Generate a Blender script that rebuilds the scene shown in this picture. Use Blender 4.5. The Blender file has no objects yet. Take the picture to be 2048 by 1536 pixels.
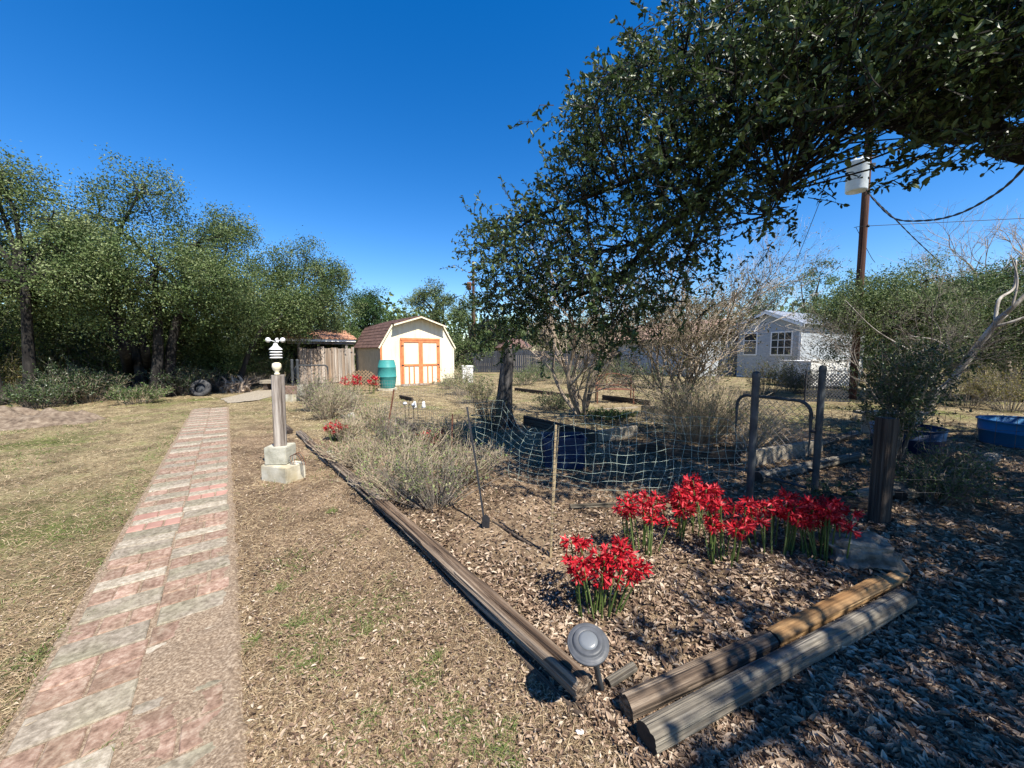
import bpy, bmesh, math, random
import numpy as np
from mathutils import Vector, Matrix, noise as mnoise

# ---------------------------------------------------------------- camera, sky, sun, exposure
sc = bpy.context.scene
COL = sc.collection
F_PX = 770.0; EYE = 1.5; PITCH = math.atan(66/770.0)
cam_data = bpy.data.cameras.new('camera'); cam = bpy.data.objects.new('camera', cam_data); COL.objects.link(cam)
cam_data.sensor_width = 36.0; cam_data.lens = 36.0*F_PX/2048.0
cam_data.clip_start = 0.05; cam_data.clip_end = 1500
cam.location = (0, 0, EYE); cam.rotation_euler = (math.pi/2-PITCH, 0, 0)
sc.camera = cam
SUN_EL = math.radians(55); SAZ = (0.643, -0.766)
sun_vec = Vector((SAZ[0]*math.cos(SUN_EL), SAZ[1]*math.cos(SUN_EL), math.sin(SUN_EL)))
world = bpy.data.worlds.new('World'); sc.world = world; world.use_nodes = True
wn = world.node_tree; wn.nodes.clear()
sky = wn.nodes.new('ShaderNodeTexSky'); sky.sky_type = 'NISHITA'; sky.sun_disc = False
sky.sun_elevation = SUN_EL; sky.sun_rotation = math.atan2(SAZ[0], SAZ[1])
sky.air_density = 1.0; sky.dust_density = 0.2; sky.ozone_density = 2.6; sky.altitude = 300
hs = wn.nodes.new('ShaderNodeHueSaturation'); hs.inputs['Saturation'].default_value = 1.42; hs.inputs['Hue'].default_value = 0.508; hs.inputs['Value'].default_value = 1.0
bg = wn.nodes.new('ShaderNodeBackground'); bg.inputs['Strength'].default_value = 0.098
wo = wn.nodes.new('ShaderNodeOutputWorld')
wn.links.new(sky.outputs[0], hs.inputs['Color']); wn.links.new(hs.outputs[0], bg.inputs[0]); wn.links.new(bg.outputs[0], wo.inputs[0])
sl = bpy.data.lights.new('sun', 'SUN'); sl.energy = 5.0; sl.angle = math.radians(0.53); sl.color = (1.0, 0.94, 0.84)
sun = bpy.data.objects.new('sun', sl); COL.objects.link(sun)
sun.rotation_euler = sun_vec.to_track_quat('Z', 'Y').to_euler(); sun.location = sun_vec*50
sc.view_settings.view_transform = 'Standard'; sc.view_settings.look = 'None'
sc.view_settings.gamma = 1.0; sc.view_settings.exposure = 1.05; sc.view_settings.use_curve_mapping = False
sc.render.engine = 'CYCLES'
sc.cycles.max_bounces = 6; sc.cycles.diffuse_bounces = 3; sc.cycles.glossy_bounces = 2; sc.cycles.transmission_bounces = 4; sc.cycles.transparent_max_bounces = 8

# ---------------------------------------------------------------- helpers
rng = np.random.default_rng(7); random.seed(7)
D = Vector((-0.595, 0.804, 0)); N = Vector((0.804, 0.595, 0)); RZ = math.atan2(0.595, 0.804)
def ray(x, y):
    u = (x-1024)/F_PX; v = -(y-768)/F_PX
    return (u, math.cos(PITCH)+v*math.sin(PITCH), -math.sin(PITCH)+v*math.cos(PITCH))
def G(x, y, z=0.0):
    d = ray(x, y); t = (z-EYE)/d[2]; return Vector((d[0]*t, d[1]*t, z))
def A(x, y, Y):
    d = ray(x, y); t = Y/d[1]; return Vector((d[0]*t, Y, EYE+d[2]*t))
def SW(s, w, z=0.0):
    v = D*s+N*w; return Vector((v.x, v.y, z))
def hgt(x, y):
    return 0.012*np.sin(x*2.1+1.3)*np.cos(y*1.7+.4)+0.007*np.sin(x*5.3+y*4.1)+0.004*np.sin(x*11-y*9.)
def frac_noise(x, y, s=1.0, seed=0):
    a = np.sin(x*s*1.31+seed)*np.cos(y*s*1.17-seed*1.7)+0.6*np.sin(x*s*2.9+y*s*1.9+seed*2.1)+0.4*np.cos(x*s*5.1-y*s*4.3+seed)
    return a/2.0
def mesh_np(name, V, Fs, attr=None, smooth=False):
    me = bpy.data.meshes.new(name)
    if not isinstance(Fs, (list, tuple)): Fs = [Fs]
    Fs = [np.asarray(f, dtype=np.int32) for f in Fs if len(f)]
    V = np.asarray(V, dtype=np.float32)
    me.vertices.add(len(V)); me.vertices.foreach_set('co', V.ravel())
    idx = np.concatenate([f.ravel() for f in Fs]); tot = np.concatenate([np.full(len(f), f.shape[1], dtype=np.int32) for f in Fs])
    st = np.concatenate([[0], np.cumsum(tot)[:-1]]).astype(np.int32)
    me.loops.add(len(idx)); me.loops.foreach_set('vertex_index', idx)
    me.polygons.add(len(tot)); me.polygons.foreach_set('loop_start', st)
    me.polygons.foreach_set('use_smooth', np.full(len(tot), bool(smooth)))
    if attr is not None:
        a = me.attributes.new('v', 'FLOAT', 'POINT'); a.data.foreach_set('value', np.asarray(attr, dtype=np.float32))
    me.update(calc_edges=True)
    return me
def obj(name, me, mat=None, parent=None, loc=None, rot=None, kind=None):
    o = bpy.data.objects.new(name, me); COL.objects.link(o)
    if mat is not None and me is not None and not me.materials: me.materials.append(mat)
    if parent is not None: o.parent = parent
    if loc is not None: o.location = loc
    if rot is not None: o.rotation_euler = rot
    if kind: o['kind'] = kind
    return o
def tag(o, label, cat, group=None, kind=None):
    o['label'] = label; o['category'] = cat
    if group: o['group'] = group
    if kind: o['kind'] = kind
    return o
def thing(name, label, cat, loc=(0,0,0), rz=0.0, group=None):
    o = bpy.data.objects.new(name, None); COL.objects.link(o)
    o.empty_display_size = .1; o.location = loc; o.rotation_euler = (0,0,rz)
    return tag(o, label, cat, group)
def join(parts):
    Vs, Fd, At, n = [], {}, [], 0
    for p in parts:
        V, Fs = p[0], p[1]
        if not isinstance(Fs, (list, tuple)): Fs = [Fs]
        for f in Fs:
            if len(f): Fd.setdefault(np.asarray(f).shape[1], []).append(np.asarray(f)+n)
        Vs.append(V); n += len(V)
        At.append(p[2] if len(p) > 2 else np.zeros(len(V)))
    return np.concatenate(Vs), [np.concatenate(v) for v in Fd.values()], np.concatenate(At)
def box(x0, x1, y0, y1, z0, z1, bev=0.0):
    V = np.array([[x,y,z] for z in (z0,z1) for y in (y0,y1) for x in (x0,x1)], float)
    Fq = np.array([[0,2,3,1],[4,5,7,6],[0,1,5,4],[2,6,7,3],[0,4,6,2],[1,3,7,5]])
    return V, [Fq]
def unit(a): return a/np.maximum(np.linalg.norm(a, axis=-1, keepdims=True), 1e-9)
def tubes(P, R, k=5, caps=True, sq=None, rot=0.0):
    P = np.asarray(P, float)
    if P.ndim == 2: P = P[None]
    n, m, _ = P.shape
    R = np.broadcast_to(np.asarray(R, float), (n, m)) if np.ndim(R) < 2 else np.asarray(R, float)
    T = unit(np.gradient(P, axis=1)); Tm = unit(P[:, -1]-P[:, 0]+1e-9)
    ref = np.where(np.abs(Tm[:, 2:3]) > .85, np.array([[1.,0,0]]), np.array([[0,0,1.]]))[:, None, :]
    U = unit(np.cross(T, np.broadcast_to(ref, T.shape))); W = np.cross(T, U)
    ang = np.arange(k)*2*math.pi/k+rot
    ring = P[:, :, None, :]+R[:, :, None, None]*(np.cos(ang)[None,None,:,None]*U[:, :, None, :]+np.sin(ang)[None,None,:,None]*W[:, :, None, :])
    V = ring.reshape(-1, 3)
    base = (np.arange(n)[:, None, None]*m+np.arange(m-1)[None, :, None])*k
    j = np.arange(k)[None, None, :]; j2 = (j+1) % k
    Fq = np.stack([base+j, base+j2, base+k+j2, base+k+j], -1).reshape(-1, 4)
    Fs = [Fq]
    if caps:
        a = (np.arange(n)*m*k)[:, None]+np.arange(k)[None, ::-1]; b = ((np.arange(n)*m+m-1)*k)[:, None]+np.arange(k)[None]
        Fs.append(np.concatenate([a, b]))
    return V, Fs
def tube_obj(name, pts, r, mat, parent=None, k=8, **kw):
    pts = np.array([tuple(p) for p in pts], float)
    V, Fs = tubes(pts[None], np.broadcast_to(np.asarray(r, float), (len(pts),))[None], k)
    return obj(name, mesh_np(name, V, Fs, smooth=False), mat, parent, **kw)
def smooth_pts(pts, n):
    pts = np.array([tuple(p) for p in pts], float); m = len(pts)
    t = np.linspace(0, m-1, n); out = []
    Pp = np.vstack([2*pts[0]-pts[1], pts, 2*pts[-1]-pts[-2]])
    for tt in t:
        i = min(int(tt), m-2); f = tt-i; p0, p1, p2, p3 = Pp[i], Pp[i+1], Pp[i+2], Pp[i+3]
        out.append(.5*((2*p1)+(-p0+p2)*f+(2*p0-5*p1+4*p2-p3)*f*f+(-p0+3*p1-3*p2+p3)*f**3))
    return np.array(out)
def leaves(C, Ax, Nn, L, W, shape=4, fold=.25):
    """leaf blades: base at C, long axis Ax, normal Nn. Returns V, F"""
    C = np.asarray(C, float); n = len(C); Ax = unit(Ax); S = unit(np.cross(Ax, Nn)); Nn = np.cross(S, Ax)
    L = np.broadcast_to(L, (n,))[:, None]; W = np.broadcast_to(W, (n,))[:, None]
    if shape == 4:
        V = np.stack([C, C+Ax*L*.5+S*W*.5+Nn*W*fold, C+Ax*L, C+Ax*L*.5-S*W*.5+Nn*W*fold], 1)
        i = (np.arange(n)*4)[:, None]
        Fq = np.concatenate([i+np.array([[0,1,2]]), i+np.array([[0,2,3]])])
        return V.reshape(-1, 3), [Fq]
    V = np.stack([C, C+Ax*L*.32+S*W*.46+Nn*W*fold, C+Ax*L*.72+S*W*.38+Nn*W*fold*.8, C+Ax*L-Nn*L*.06, C+Ax*L*.72-S*W*.38+Nn*W*fold*.8, C+Ax*L*.32-S*W*.46+Nn*W*fold], 1)
    i = (np.arange(n)*6)[:, None]
    Fq = np.concatenate([i+np.array([[0,1,2,3]]), i+np.array([[0,3,4,5]])])
    return V.reshape(-1, 3), [Fq]
def rdir(n, up=0.0):
    a = rng.normal(size=(n, 3)); a[:, 2] += up; return unit(a)
def profile_lathe(prof, k=24):
    V, Fq = [], []
    for (r, z) in prof:
        for j in range(k):
            a = 2*math.pi*j/k; V.append((r*math.cos(a), r*math.sin(a), z))
    for i in range(len(prof)-1):
        for j in range(k):
            j2 = (j+1) % k; Fq.append((i*k+j, i*k+j2, (i+1)*k+j2, (i+1)*k+j))
    return np.array(V, float), [np.array(Fq)]

# ---------------------------------------------------------------- materials
def nmat(name, cols, scale=5.0, detail=6.0, rough=.85, bump=.3, bscale=None, stretch=(1,1,1), rnd=0.0, spec=.25, metal=0.0, spread=(.32,.68), dist=0.0, bdist=.01, cols2=None, scale2=1.2):
    m = bpy.data.materials.new(name); m.use_nodes = True; nt = m.node_tree; N_ = nt.nodes; Lk = nt.links
    b = N_['Principled BSDF']; b.inputs['Roughness'].default_value = rough; b.inputs['Metallic'].default_value = metal
    b.inputs['Specular IOR Level'].default_value = spec
    tc = N_.new('ShaderNodeTexCoord'); mp = N_.new('ShaderNodeMapping'); mp.inputs['Scale'].default_value = stretch
    Lk.new(tc.outputs['Object'], mp.inputs[0])
    no = N_.new('ShaderNodeTexNoise'); no.inputs['Scale'].default_value = scale; no.inputs['Detail'].default_value = detail; no.inputs['Distortion'].default_value = dist
    no.inputs['Roughness'].default_value = .62
    oi = N_.new('ShaderNodeObjectInfo'); va = N_.new('ShaderNodeVectorMath'); va.operation = 'ADD'
    sc_ = N_.new('ShaderNodeMath'); sc_.operation = 'MULTIPLY'; sc_.inputs[1].default_value = 37.0
    Lk.new(oi.outputs['Random'], sc_.inputs[0]); Lk.new(mp.outputs[0], va.inputs[0]); Lk.new(sc_.outputs[0], va.inputs[1])
    Lk.new(va.outputs[0], no.inputs['Vector'])
    rp = N_.new('ShaderNodeValToRGB'); e = rp.color_ramp.elements
    ps = np.linspace(spread[0], spread[1], len(cols))
    while len(e) < len(cols): e.new(.5)
    for i, c in enumerate(cols): e[i].position = ps[i]; e[i].color = (*c, 1)
    Lk.new(no.outputs['Fac'], rp.inputs[0]); out = rp.outputs[0]
    if cols2 is not None:
        n2 = N_.new('ShaderNodeTexNoise'); n2.inputs['Scale'].default_value = scale2; n2.inputs['Detail'].default_value = 4
        Lk.new(va.outputs[0], n2.inputs['Vector'])
        r2 = N_.new('ShaderNodeValToRGB'); r2.color_ramp.elements[0].position = .4; r2.color_ramp.elements[1].position = .62
        Lk.new(n2.outputs['Fac'], r2.inputs[0])
        mx = N_.new('ShaderNodeMixRGB'); mx.blend_type = 'MULTIPLY'; mx.inputs['Color2'].default_value = (*cols2, 1)
        Lk.new(r2.outputs[0], mx.inputs['Fac']); Lk.new(out, mx.inputs['Color1']); out = mx.outputs[0]
    if rnd:
        h = N_.new('ShaderNodeHueSaturation'); mr = N_.new('ShaderNodeMapRange'); mr.inputs[3].default_value = 1-rnd; mr.inputs[4].default_value = 1+rnd
        Lk.new(oi.outputs['Random'], mr.inputs[0]); Lk.new(mr.outputs[0], h.inputs['Value']); Lk.new(out, h.inputs['Color']); out = h.outputs[0]
    Lk.new(out, b.inputs['Base Color'])
    if bump:
        nb = N_.new('ShaderNodeTexNoise'); nb.inputs['Scale'].default_value = bscale or scale*3; nb.inputs['Detail'].default_value = 5
        Lk.new(va.outputs[0], nb.inputs['Vector'])
        bp = N_.new('ShaderNodeBump'); bp.inputs['Strength'].default_value = bump; bp.inputs['Distance'].default_value = bdist
        Lk.new(nb.outputs['Fac'], bp.inputs['Height']); Lk.new(bp.outputs[0], b.inputs['Normal'])
    return m
def lmat(name, cols, rough=.45, trans=.25, spec=.4, tcol=None):
    """blades: colour picked per blade from the attribute v"""
    m = bpy.data.materials.new(name); m.use_nodes = True; nt = m.node_tree; N_ = nt.nodes; Lk = nt.links
    b = N_['Principled BSDF']; b.inputs['Roughness'].default_value = rough; b.inputs['Specular IOR Level'].default_value = spec
    at = N_.new('ShaderNodeAttribute'); at.attribute_name = 'v'
    rp = N_.new('ShaderNodeValToRGB'); e = rp.color_ramp.elements; ps = np.linspace(0, 1, len(cols))
    while len(e) < len(cols): e.new(.5)
    for i, c in enumerate(cols): e[i].position = ps[i]; e[i].color = (*c, 1)
    Lk.new(at.outputs['Fac'], rp.inputs[0]); Lk.new(rp.outputs[0], b.inputs['Base Color'])
    if trans:
        tr = N_.new('ShaderNodeBsdfTranslucent'); mx = N_.new('ShaderNodeMixShader'); mx.inputs[0].default_value = trans
        if tcol: tr.inputs[0].default_value = (*tcol, 1)
        else: Lk.new(rp.outputs[0], tr.inputs[0])
        o = N_['Material Output']; Lk.new(b.outputs[0], mx.inputs[1]); Lk.new(tr.outputs[0], mx.inputs[2]); Lk.new(mx.outputs[0], o.inputs[0])
    return m
def pmat(name, c, rough=.5, spec=.4, metal=0.0): return nmat(name, [tuple(x*.88 for x in c), tuple(min(1,x*1.1) for x in c)], 9, 5, rough, .08, spec=spec, metal=metal)

M = {}
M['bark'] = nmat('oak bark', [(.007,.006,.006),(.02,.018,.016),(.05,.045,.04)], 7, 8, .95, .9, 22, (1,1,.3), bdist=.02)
M['twig'] = nmat('grey twig', [(.10,.085,.07),(.22,.19,.155)], 12, 3, .9, 0)
M['dry_twig'] = nmat('dry straw twig', [(.20,.155,.105),(.44,.365,.26)], 9, 3, .9, 0)
M['palebark'] = nmat('pale smooth bark', [(.14,.12,.10),(.32,.29,.25),(.52,.49,.44)], 5, 6, .8, .3, 14, (1,1,.5))
M['myrtle'] = nmat('crape myrtle bark', [(.13,.10,.075),(.30,.24,.18),(.45,.37,.28)], 5, 5, .8, .3, 15, (1,1,.25))
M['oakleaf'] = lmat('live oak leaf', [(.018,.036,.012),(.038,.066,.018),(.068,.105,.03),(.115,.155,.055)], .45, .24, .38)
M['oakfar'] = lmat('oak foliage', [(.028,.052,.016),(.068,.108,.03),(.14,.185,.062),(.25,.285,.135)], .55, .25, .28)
M['cedar'] = lmat('cedar foliage', [(.018,.045,.014),(.04,.085,.022),(.075,.13,.03)], .6, .2, .3)
M['bright'] = lmat('sunny shrub foliage', [(.03,.055,.018),(.065,.11,.03),(.12,.18,.05),(.2,.24,.08)], .5, .3, .4)
M['olive'] = lmat('olive brown foliage', [(.05,.055,.025),(.11,.11,.055),(.17,.15,.075),(.24,.19,.09)], .6, .3, .3)
M['under'] = lmat('undergrowth leaf', [(.03,.045,.015),(.07,.09,.03),(.15,.15,.04),(.24,.19,.06)], .6, .3, .3)
M['shrubleaf'] = lmat('grey green dry leaf', [(.08,.075,.04),(.16,.17,.08),(.19,.26,.075),(.40,.37,.22)], .6, .3, .3)
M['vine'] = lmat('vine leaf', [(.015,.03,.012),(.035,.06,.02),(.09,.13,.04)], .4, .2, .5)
M['litter'] = lmat('fallen oak leaf', [(.05,.03,.02),(.155,.10,.066),(.275,.195,.135),(.375,.285,.205),(.47,.39,.30)], .7, .06, .25)
M['straw'] = lmat('dead grass', [(.13,.085,.05),(.27,.19,.115),(.40,.31,.19),(.52,.43,.28)], .75, .12, .2)
M['grass'] = lmat('green grass', [(.16,.14,.06),(.12,.14,.045),(.10,.15,.035),(.19,.23,.07)], .6, .2, .3)
M['petal'] = lmat('red petal', [(.16,.003,.008),(.34,.006,.014),(.50,.014,.026),(.74,.10,.12)], .5, .22, .3)
M['stem'] = lmat('green flower stem', [(.055,.085,.02),(.11,.155,.04),(.2,.25,.09)], .6, .2, .25)
M['timber'] = nmat('weathered timber', [(.035,.027,.021),(.13,.10,.075),(.27,.225,.175),(.42,.37,.30)], 9, 10, .92, 1.0, 16, (.10,4.5,4.5), bdist=.03, cols2=(.62,.47,.36), scale2=.8)
M['timber_dark'] = nmat('dark rotted timber', [(.022,.016,.013),(.07,.052,.04),(.15,.12,.09)], 9, 9, .95, 1.0, 16, (.12,4,4), bdist=.02)
M['timber_upright'] = nmat('dark upright timber', [(.022,.016,.013),(.06,.046,.037),(.13,.105,.085)], 9, 9, .95, 1.0, 16, (4,4,.12), bdist=.02)
M['timber_grey'] = nmat('grey round timber', [(.07,.06,.05),(.18,.16,.13),(.33,.30,.25)], 9, 10, .9, 1.0, 18, (.12,4.5,4.5), bdist=.02, cols2=(.6,.57,.5), scale2=1.1)
M['timber_new'] = nmat('split yellow timber', [(.20,.115,.055),(.42,.28,.14),(.55,.41,.23)], 7, 9, .8, .8, 16, (.12,4,4), bdist=.015, cols2=(.42,.32,.24), scale2=1.0)
M['endgrain'] = nmat('dark end grain', [(.02,.015,.012),(.07,.05,.038)], 14, 6, .95, .6)
M['greyboard'] = nmat('grey weathered board', [(.17,.145,.12),(.33,.29,.25),(.50,.46,.41)], 5, 8, .9, .5, 20, (3,3,.22), rnd=.25, cols2=(.72,.55,.40), scale2=.9)
M['post'] = nmat('grey weathered post', [(.07,.055,.045),(.20,.17,.145),(.34,.30,.265),(.45,.41,.36)], 6, 9, .9, 1.0, 18, (4,4,.22), bdist=.012)
M['concrete'] = nmat('cast concrete', [(.36,.33,.26),(.50,.47,.38),(.60,.57,.48)], 7, 8, .9, .35, 60, cols2=(.72,.66,.52), scale2=3)
M['concrete_g'] = nmat('mossy concrete', [(.24,.23,.18),(.38,.37,.30),(.48,.46,.38)], 8, 8, .9, .35, 60)
M['brick'] = nmat('pinkish red paver', [(.14,.085,.06),(.265,.17,.125),(.38,.285,.22)], 34, 10, .95, .9, 90, rnd=.14, cols2=(.80,.84,.80), scale2=4, bdist=.004)
M['brick_o'] = nmat('orange red paver', [(.27,.15,.115),(.37,.215,.17)], 9, 8, .9, .4, 70, rnd=.1, bdist=.004)
M['slab'] = nmat('grey paver', [(.13,.107,.08),(.228,.193,.148),(.335,.29,.23)], 34, 10, .95, .9, 90, rnd=.12, cols2=(.88,.92,.84), scale2=5, bdist=.004)
M['slab_p'] = nmat('pale paver', [(.18,.15,.11),(.29,.25,.19),(.41,.365,.295)], 34, 10, .95, .9, 90, rnd=.08, bdist=.004)
M['sand'] = nmat('sand on the path', [(.10,.07,.046),(.215,.158,.108),(.38,.305,.22)], 75, 10, .97, .9, 160, bdist=.006)
M['cream'] = nmat('cream painted siding', [(.72,.65,.48),(.80,.74,.56)], 3, 5, .7, .1, 30, (3,3,.4), cols2=(.93,.9,.82), scale2=2)
M['taupe'] = nmat('taupe siding', [(.40,.35,.27),(.5,.44,.35)], 3, 5, .8, .1, 30)
M['orange'] = nmat('orange red trim', [(.50,.155,.06),(.66,.24,.10)], 6, 6, .7, .2, 30)
M['shingle'] = nmat('brown roof shingle', [(.10,.058,.048),(.165,.10,.085)], 14, 6, .95, .4, 80, rnd=.2)
M['shingle_l'] = nmat('faded tan shingle', [(.30,.19,.14),(.42,.28,.21)], 14, 6, .95, .4, 80, rnd=.15)
M['shingle_o'] = nmat('orange shingle', [(.42,.20,.12),(.56,.31,.2)], 10, 6, .95, .4, 80, rnd=.2)
M['white'] = nmat('white paint', [(.72,.72,.70),(.82,.82,.8)], 5, 5, .6, .05)
M['siding'] = nmat('grey white lap siding', [(.30,.33,.36),(.40,.43,.45)], 5, 5, .6, .05)
M['glass'] = pmat('dark window glass', (.03,.035,.04), .08, .6)
M['metalroof'] = nmat('galvanised roof sheet', [(.45,.47,.50),(.62,.64,.66)], 3, 4, .35, .05, metal=.4)
M['galv'] = nmat('dull galvanised pipe', [(.035,.038,.042),(.08,.087,.093)], 8, 6, .6, .15, 40, metal=.2)
M['darkmetal'] = nmat('dark painted steel', [(.02,.022,.025),(.045,.045,.05)], 10, 5, .5, .1, metal=.3)
M['rust'] = nmat('rusty steel', [(.07,.028,.018),(.15,.06,.035),(.24,.14,.09)], 12, 6, .85, .3, 40)
M['stake'] = nmat('weathered tan stake', [(.22,.16,.09),(.42,.33,.19)], 10, 6, .8, .3, 40, (2,2,.5))
M['greenwire'] = pmat('pale green coated wire', (.42,.50,.42), .55)
M['wire'] = pmat('grey fence wire', (.30,.27,.24), .6, metal=.3)
M['blue'] = nmat('faded blue plastic', [(.015,.12,.27),(.03,.18,.38)], 4, 5, .45, .05, cols2=(.75,.8,.85), scale2=2)
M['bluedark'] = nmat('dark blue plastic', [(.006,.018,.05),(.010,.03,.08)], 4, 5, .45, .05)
M['teal'] = nmat('teal barrel paint', [(.035,.20,.19),(.06,.29,.27)], 4, 5, .5, .1, cols2=(.8,.85,.85), scale2=2)
M['pole'] = nmat('brown creosote pole', [(.03,.014,.010),(.075,.034,.022),(.14,.075,.05)], 7, 8, .85, .5, 25, (4,4,.15))
M['xfmr'] = pmat('light grey transformer paint', (.56,.60,.60), .4)
M['black'] = pmat('black cable', (.02,.02,.022), .6)
M['lamp'] = nmat('grey plastic lamp cap', [(.05,.054,.06),(.095,.10,.11)], 12, 6, .45, .1, 60)
M['lampglass'] = pmat('milky lamp window', (.13,.14,.15), .3, .5)
M['amber'] = pmat('amber lamp lens', (.42,.28,.08), .25, .6)
M['rock'] = nmat('limestone rock', [(.06,.052,.042),(.19,.165,.135),(.38,.345,.29)], 6, 9, .92, 1.0, 16, bdist=.03)
M['stump'] = nmat('charred grey stump', [(.012,.012,.013),(.045,.043,.043),(.13,.12,.115)], 6, 8, .95, 1.0, 14, (3,3,.3), bdist=.03)
M['root'] = nmat('bleached root wood', [(.14,.095,.065),(.34,.26,.19),(.5,.41,.32)], 7, 6, .9, .7, 22)
M['darkfence'] = nmat('dark board fence', [(.022,.025,.032),(.05,.054,.065)], 6, 6, .9, .3, 22, (3,3,.3), rnd=.25)
M['lattice'] = nmat('brown lattice', [(.20,.13,.07),(.33,.23,.14)], 7, 5, .85, .2)
M['latticedark'] = nmat('dark lattice', [(.03,.032,.036),(.06,.06,.065)], 7, 5, .85, .2)
M['rubber'] = nmat('old tyre rubber', [(.03,.03,.032),(.08,.08,.08)], 8, 5, .9, .3)
M['soil'] = nmat('loose soil', [(.07,.05,.035),(.16,.12,.085),(.25,.20,.145)], 9, 8, .95, .8, 40, bdist=.02)

# ---------------------------------------------------------------- ground
def ground_material():
    m = bpy.data.materials.new('ground soil'); m.use_nodes = True; nt = m.node_tree; N_ = nt.nodes; Lk = nt.links
    b = N_['Principled BSDF']; b.inputs['Roughness'].default_value = .95; b.inputs['Specular IOR Level'].default_value = .1
    tc = N_.new('ShaderNodeTexCoord')
    def ns(s, d=8, r=.65):
        n = N_.new('ShaderNodeTexNoise'); n.inputs['Scale'].default_value = s; n.inputs['Detail'].default_value = d; n.inputs['Roughness'].default_value = r
        Lk.new(tc.outputs['Object'], n.inputs['Vector']); return n
    def rmp(src, cs, ps):
        r = N_.new('ShaderNodeValToRGB'); e = r.color_ramp.elements
        while len(e) < len(cs): e.new(.5)
        for i, c in enumerate(cs): e[i].position = ps[i]; e[i].color = (*c, 1)
        Lk.new(src, r.inputs[0]); return r.outputs[0]
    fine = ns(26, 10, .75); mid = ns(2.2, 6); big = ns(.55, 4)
    soil = rmp(fine.outputs['Fac'], [(.08,.052,.033),(.18,.128,.084),(.30,.225,.15),(.44,.36,.255)], [.3,.45,.58,.72])
    lawn = rmp(fine.outputs['Fac'], [(.10,.085,.045),(.21,.17,.095),(.34,.28,.17),(.50,.43,.30)], [.3,.45,.58,.72])
    green = rmp(fine.outputs['Fac'], [(.05,.065,.02),(.11,.13,.04),(.21,.20,.09)], [.3,.5,.7])
    at = N_.new('ShaderNodeAttribute'); at.attribute_name = 'v'
    m1 = N_.new('ShaderNodeMixRGB'); Lk.new(at.outputs['Fac'], m1.inputs[0]); Lk.new(soil, m1.inputs[1]); Lk.new(lawn, m1.inputs[2])
    gm = rmp(big.outputs['Fac'], [(0,0,0),(1,1,1)], [.5,.66])
    ml = N_.new('ShaderNodeMath'); ml.operation = 'MULTIPLY'; Lk.new(gm, ml.inputs[0]); Lk.new(at.outputs['Fac'], ml.inputs[1])
    m2 = N_.new('ShaderNodeMixRGB'); Lk.new(ml.outputs[0], m2.inputs[0]); Lk.new(m1.outputs[0], m2.inputs[1]); Lk.new(green, m2.inputs[2])
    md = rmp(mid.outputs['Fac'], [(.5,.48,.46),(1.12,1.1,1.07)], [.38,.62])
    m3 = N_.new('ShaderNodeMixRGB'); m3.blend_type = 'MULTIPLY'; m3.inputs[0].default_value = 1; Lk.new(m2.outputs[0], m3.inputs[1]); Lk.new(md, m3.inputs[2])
    Lk.new(m3.outputs[0], b.inputs['Base Color'])
    bp = N_.new('ShaderNodeBump'); bp.inputs['Strength'].default_value = .9; bp.inputs['Distance'].default_value = .03
    Lk.new(fine.outputs['Fac'], bp.inputs['Height']); Lk.new(bp.outputs[0], b.inputs['Normal'])
    return m
ax = np.unique(np.concatenate([np.linspace(-14, 14, 281), np.array([-300,-200,-140,-100,-70,-50,-40,-30,-24,-20,-17,-15,15,17,20,24,30,40,50,70,100,140,200,300.])]))
ay = np.unique(np.concatenate([np.linspace(-1, 20, 211), np.array([-120,-80,-50,-30,-20,-14,-10,-7,-5,-3,-2,22,24,27,30,35,40,50,70,100,140,200,300,400.])]))
XX, YY = np.meshgrid(ax, ay); nx, ny = len(ax), len(ay)
far = (np.abs(XX) > 14) | (YY > 20) | (YY < -1)
def gz(x, y):
    w = np.abs(np.asarray(x)*N.x+np.asarray(y)*N.y+.4)
    return hgt(x, y)*np.clip((w-.36)/.35, 0, 1)-.002
ZZ = np.where(far, 0.0, gz(XX, YY))
ii, jj = np.meshgrid(np.arange(ny-1), np.arange(nx-1), indexing='ij'); a0 = (ii*nx+jj).ravel()
WW = XX*N.x+YY*N.y
zone = np.clip(np.maximum((-.1-WW+.35*frac_noise(XX, YY, 1.5, 2))*2.0, (YY-6.2+1.2*frac_noise(XX, YY, .9, 5))*.7), 0, 1)
gme = mesh_np('ground', np.stack([XX.ravel(), YY.ravel(), ZZ.ravel()], 1), np.stack([a0, a0+1, a0+nx+1, a0+nx], 1), zone.ravel(), True)
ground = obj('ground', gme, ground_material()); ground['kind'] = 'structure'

# ---------------------------------------------------------------- brick path
path = obj('path', mesh_np('path', *join([box(0, 11.3, -.745+.0, -.05, -.05, .010)])[:2]), M['sand']); path['kind'] = 'structure'
path.rotation_euler = (0, 0, math.atan2(D.y, D.x)); 
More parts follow.
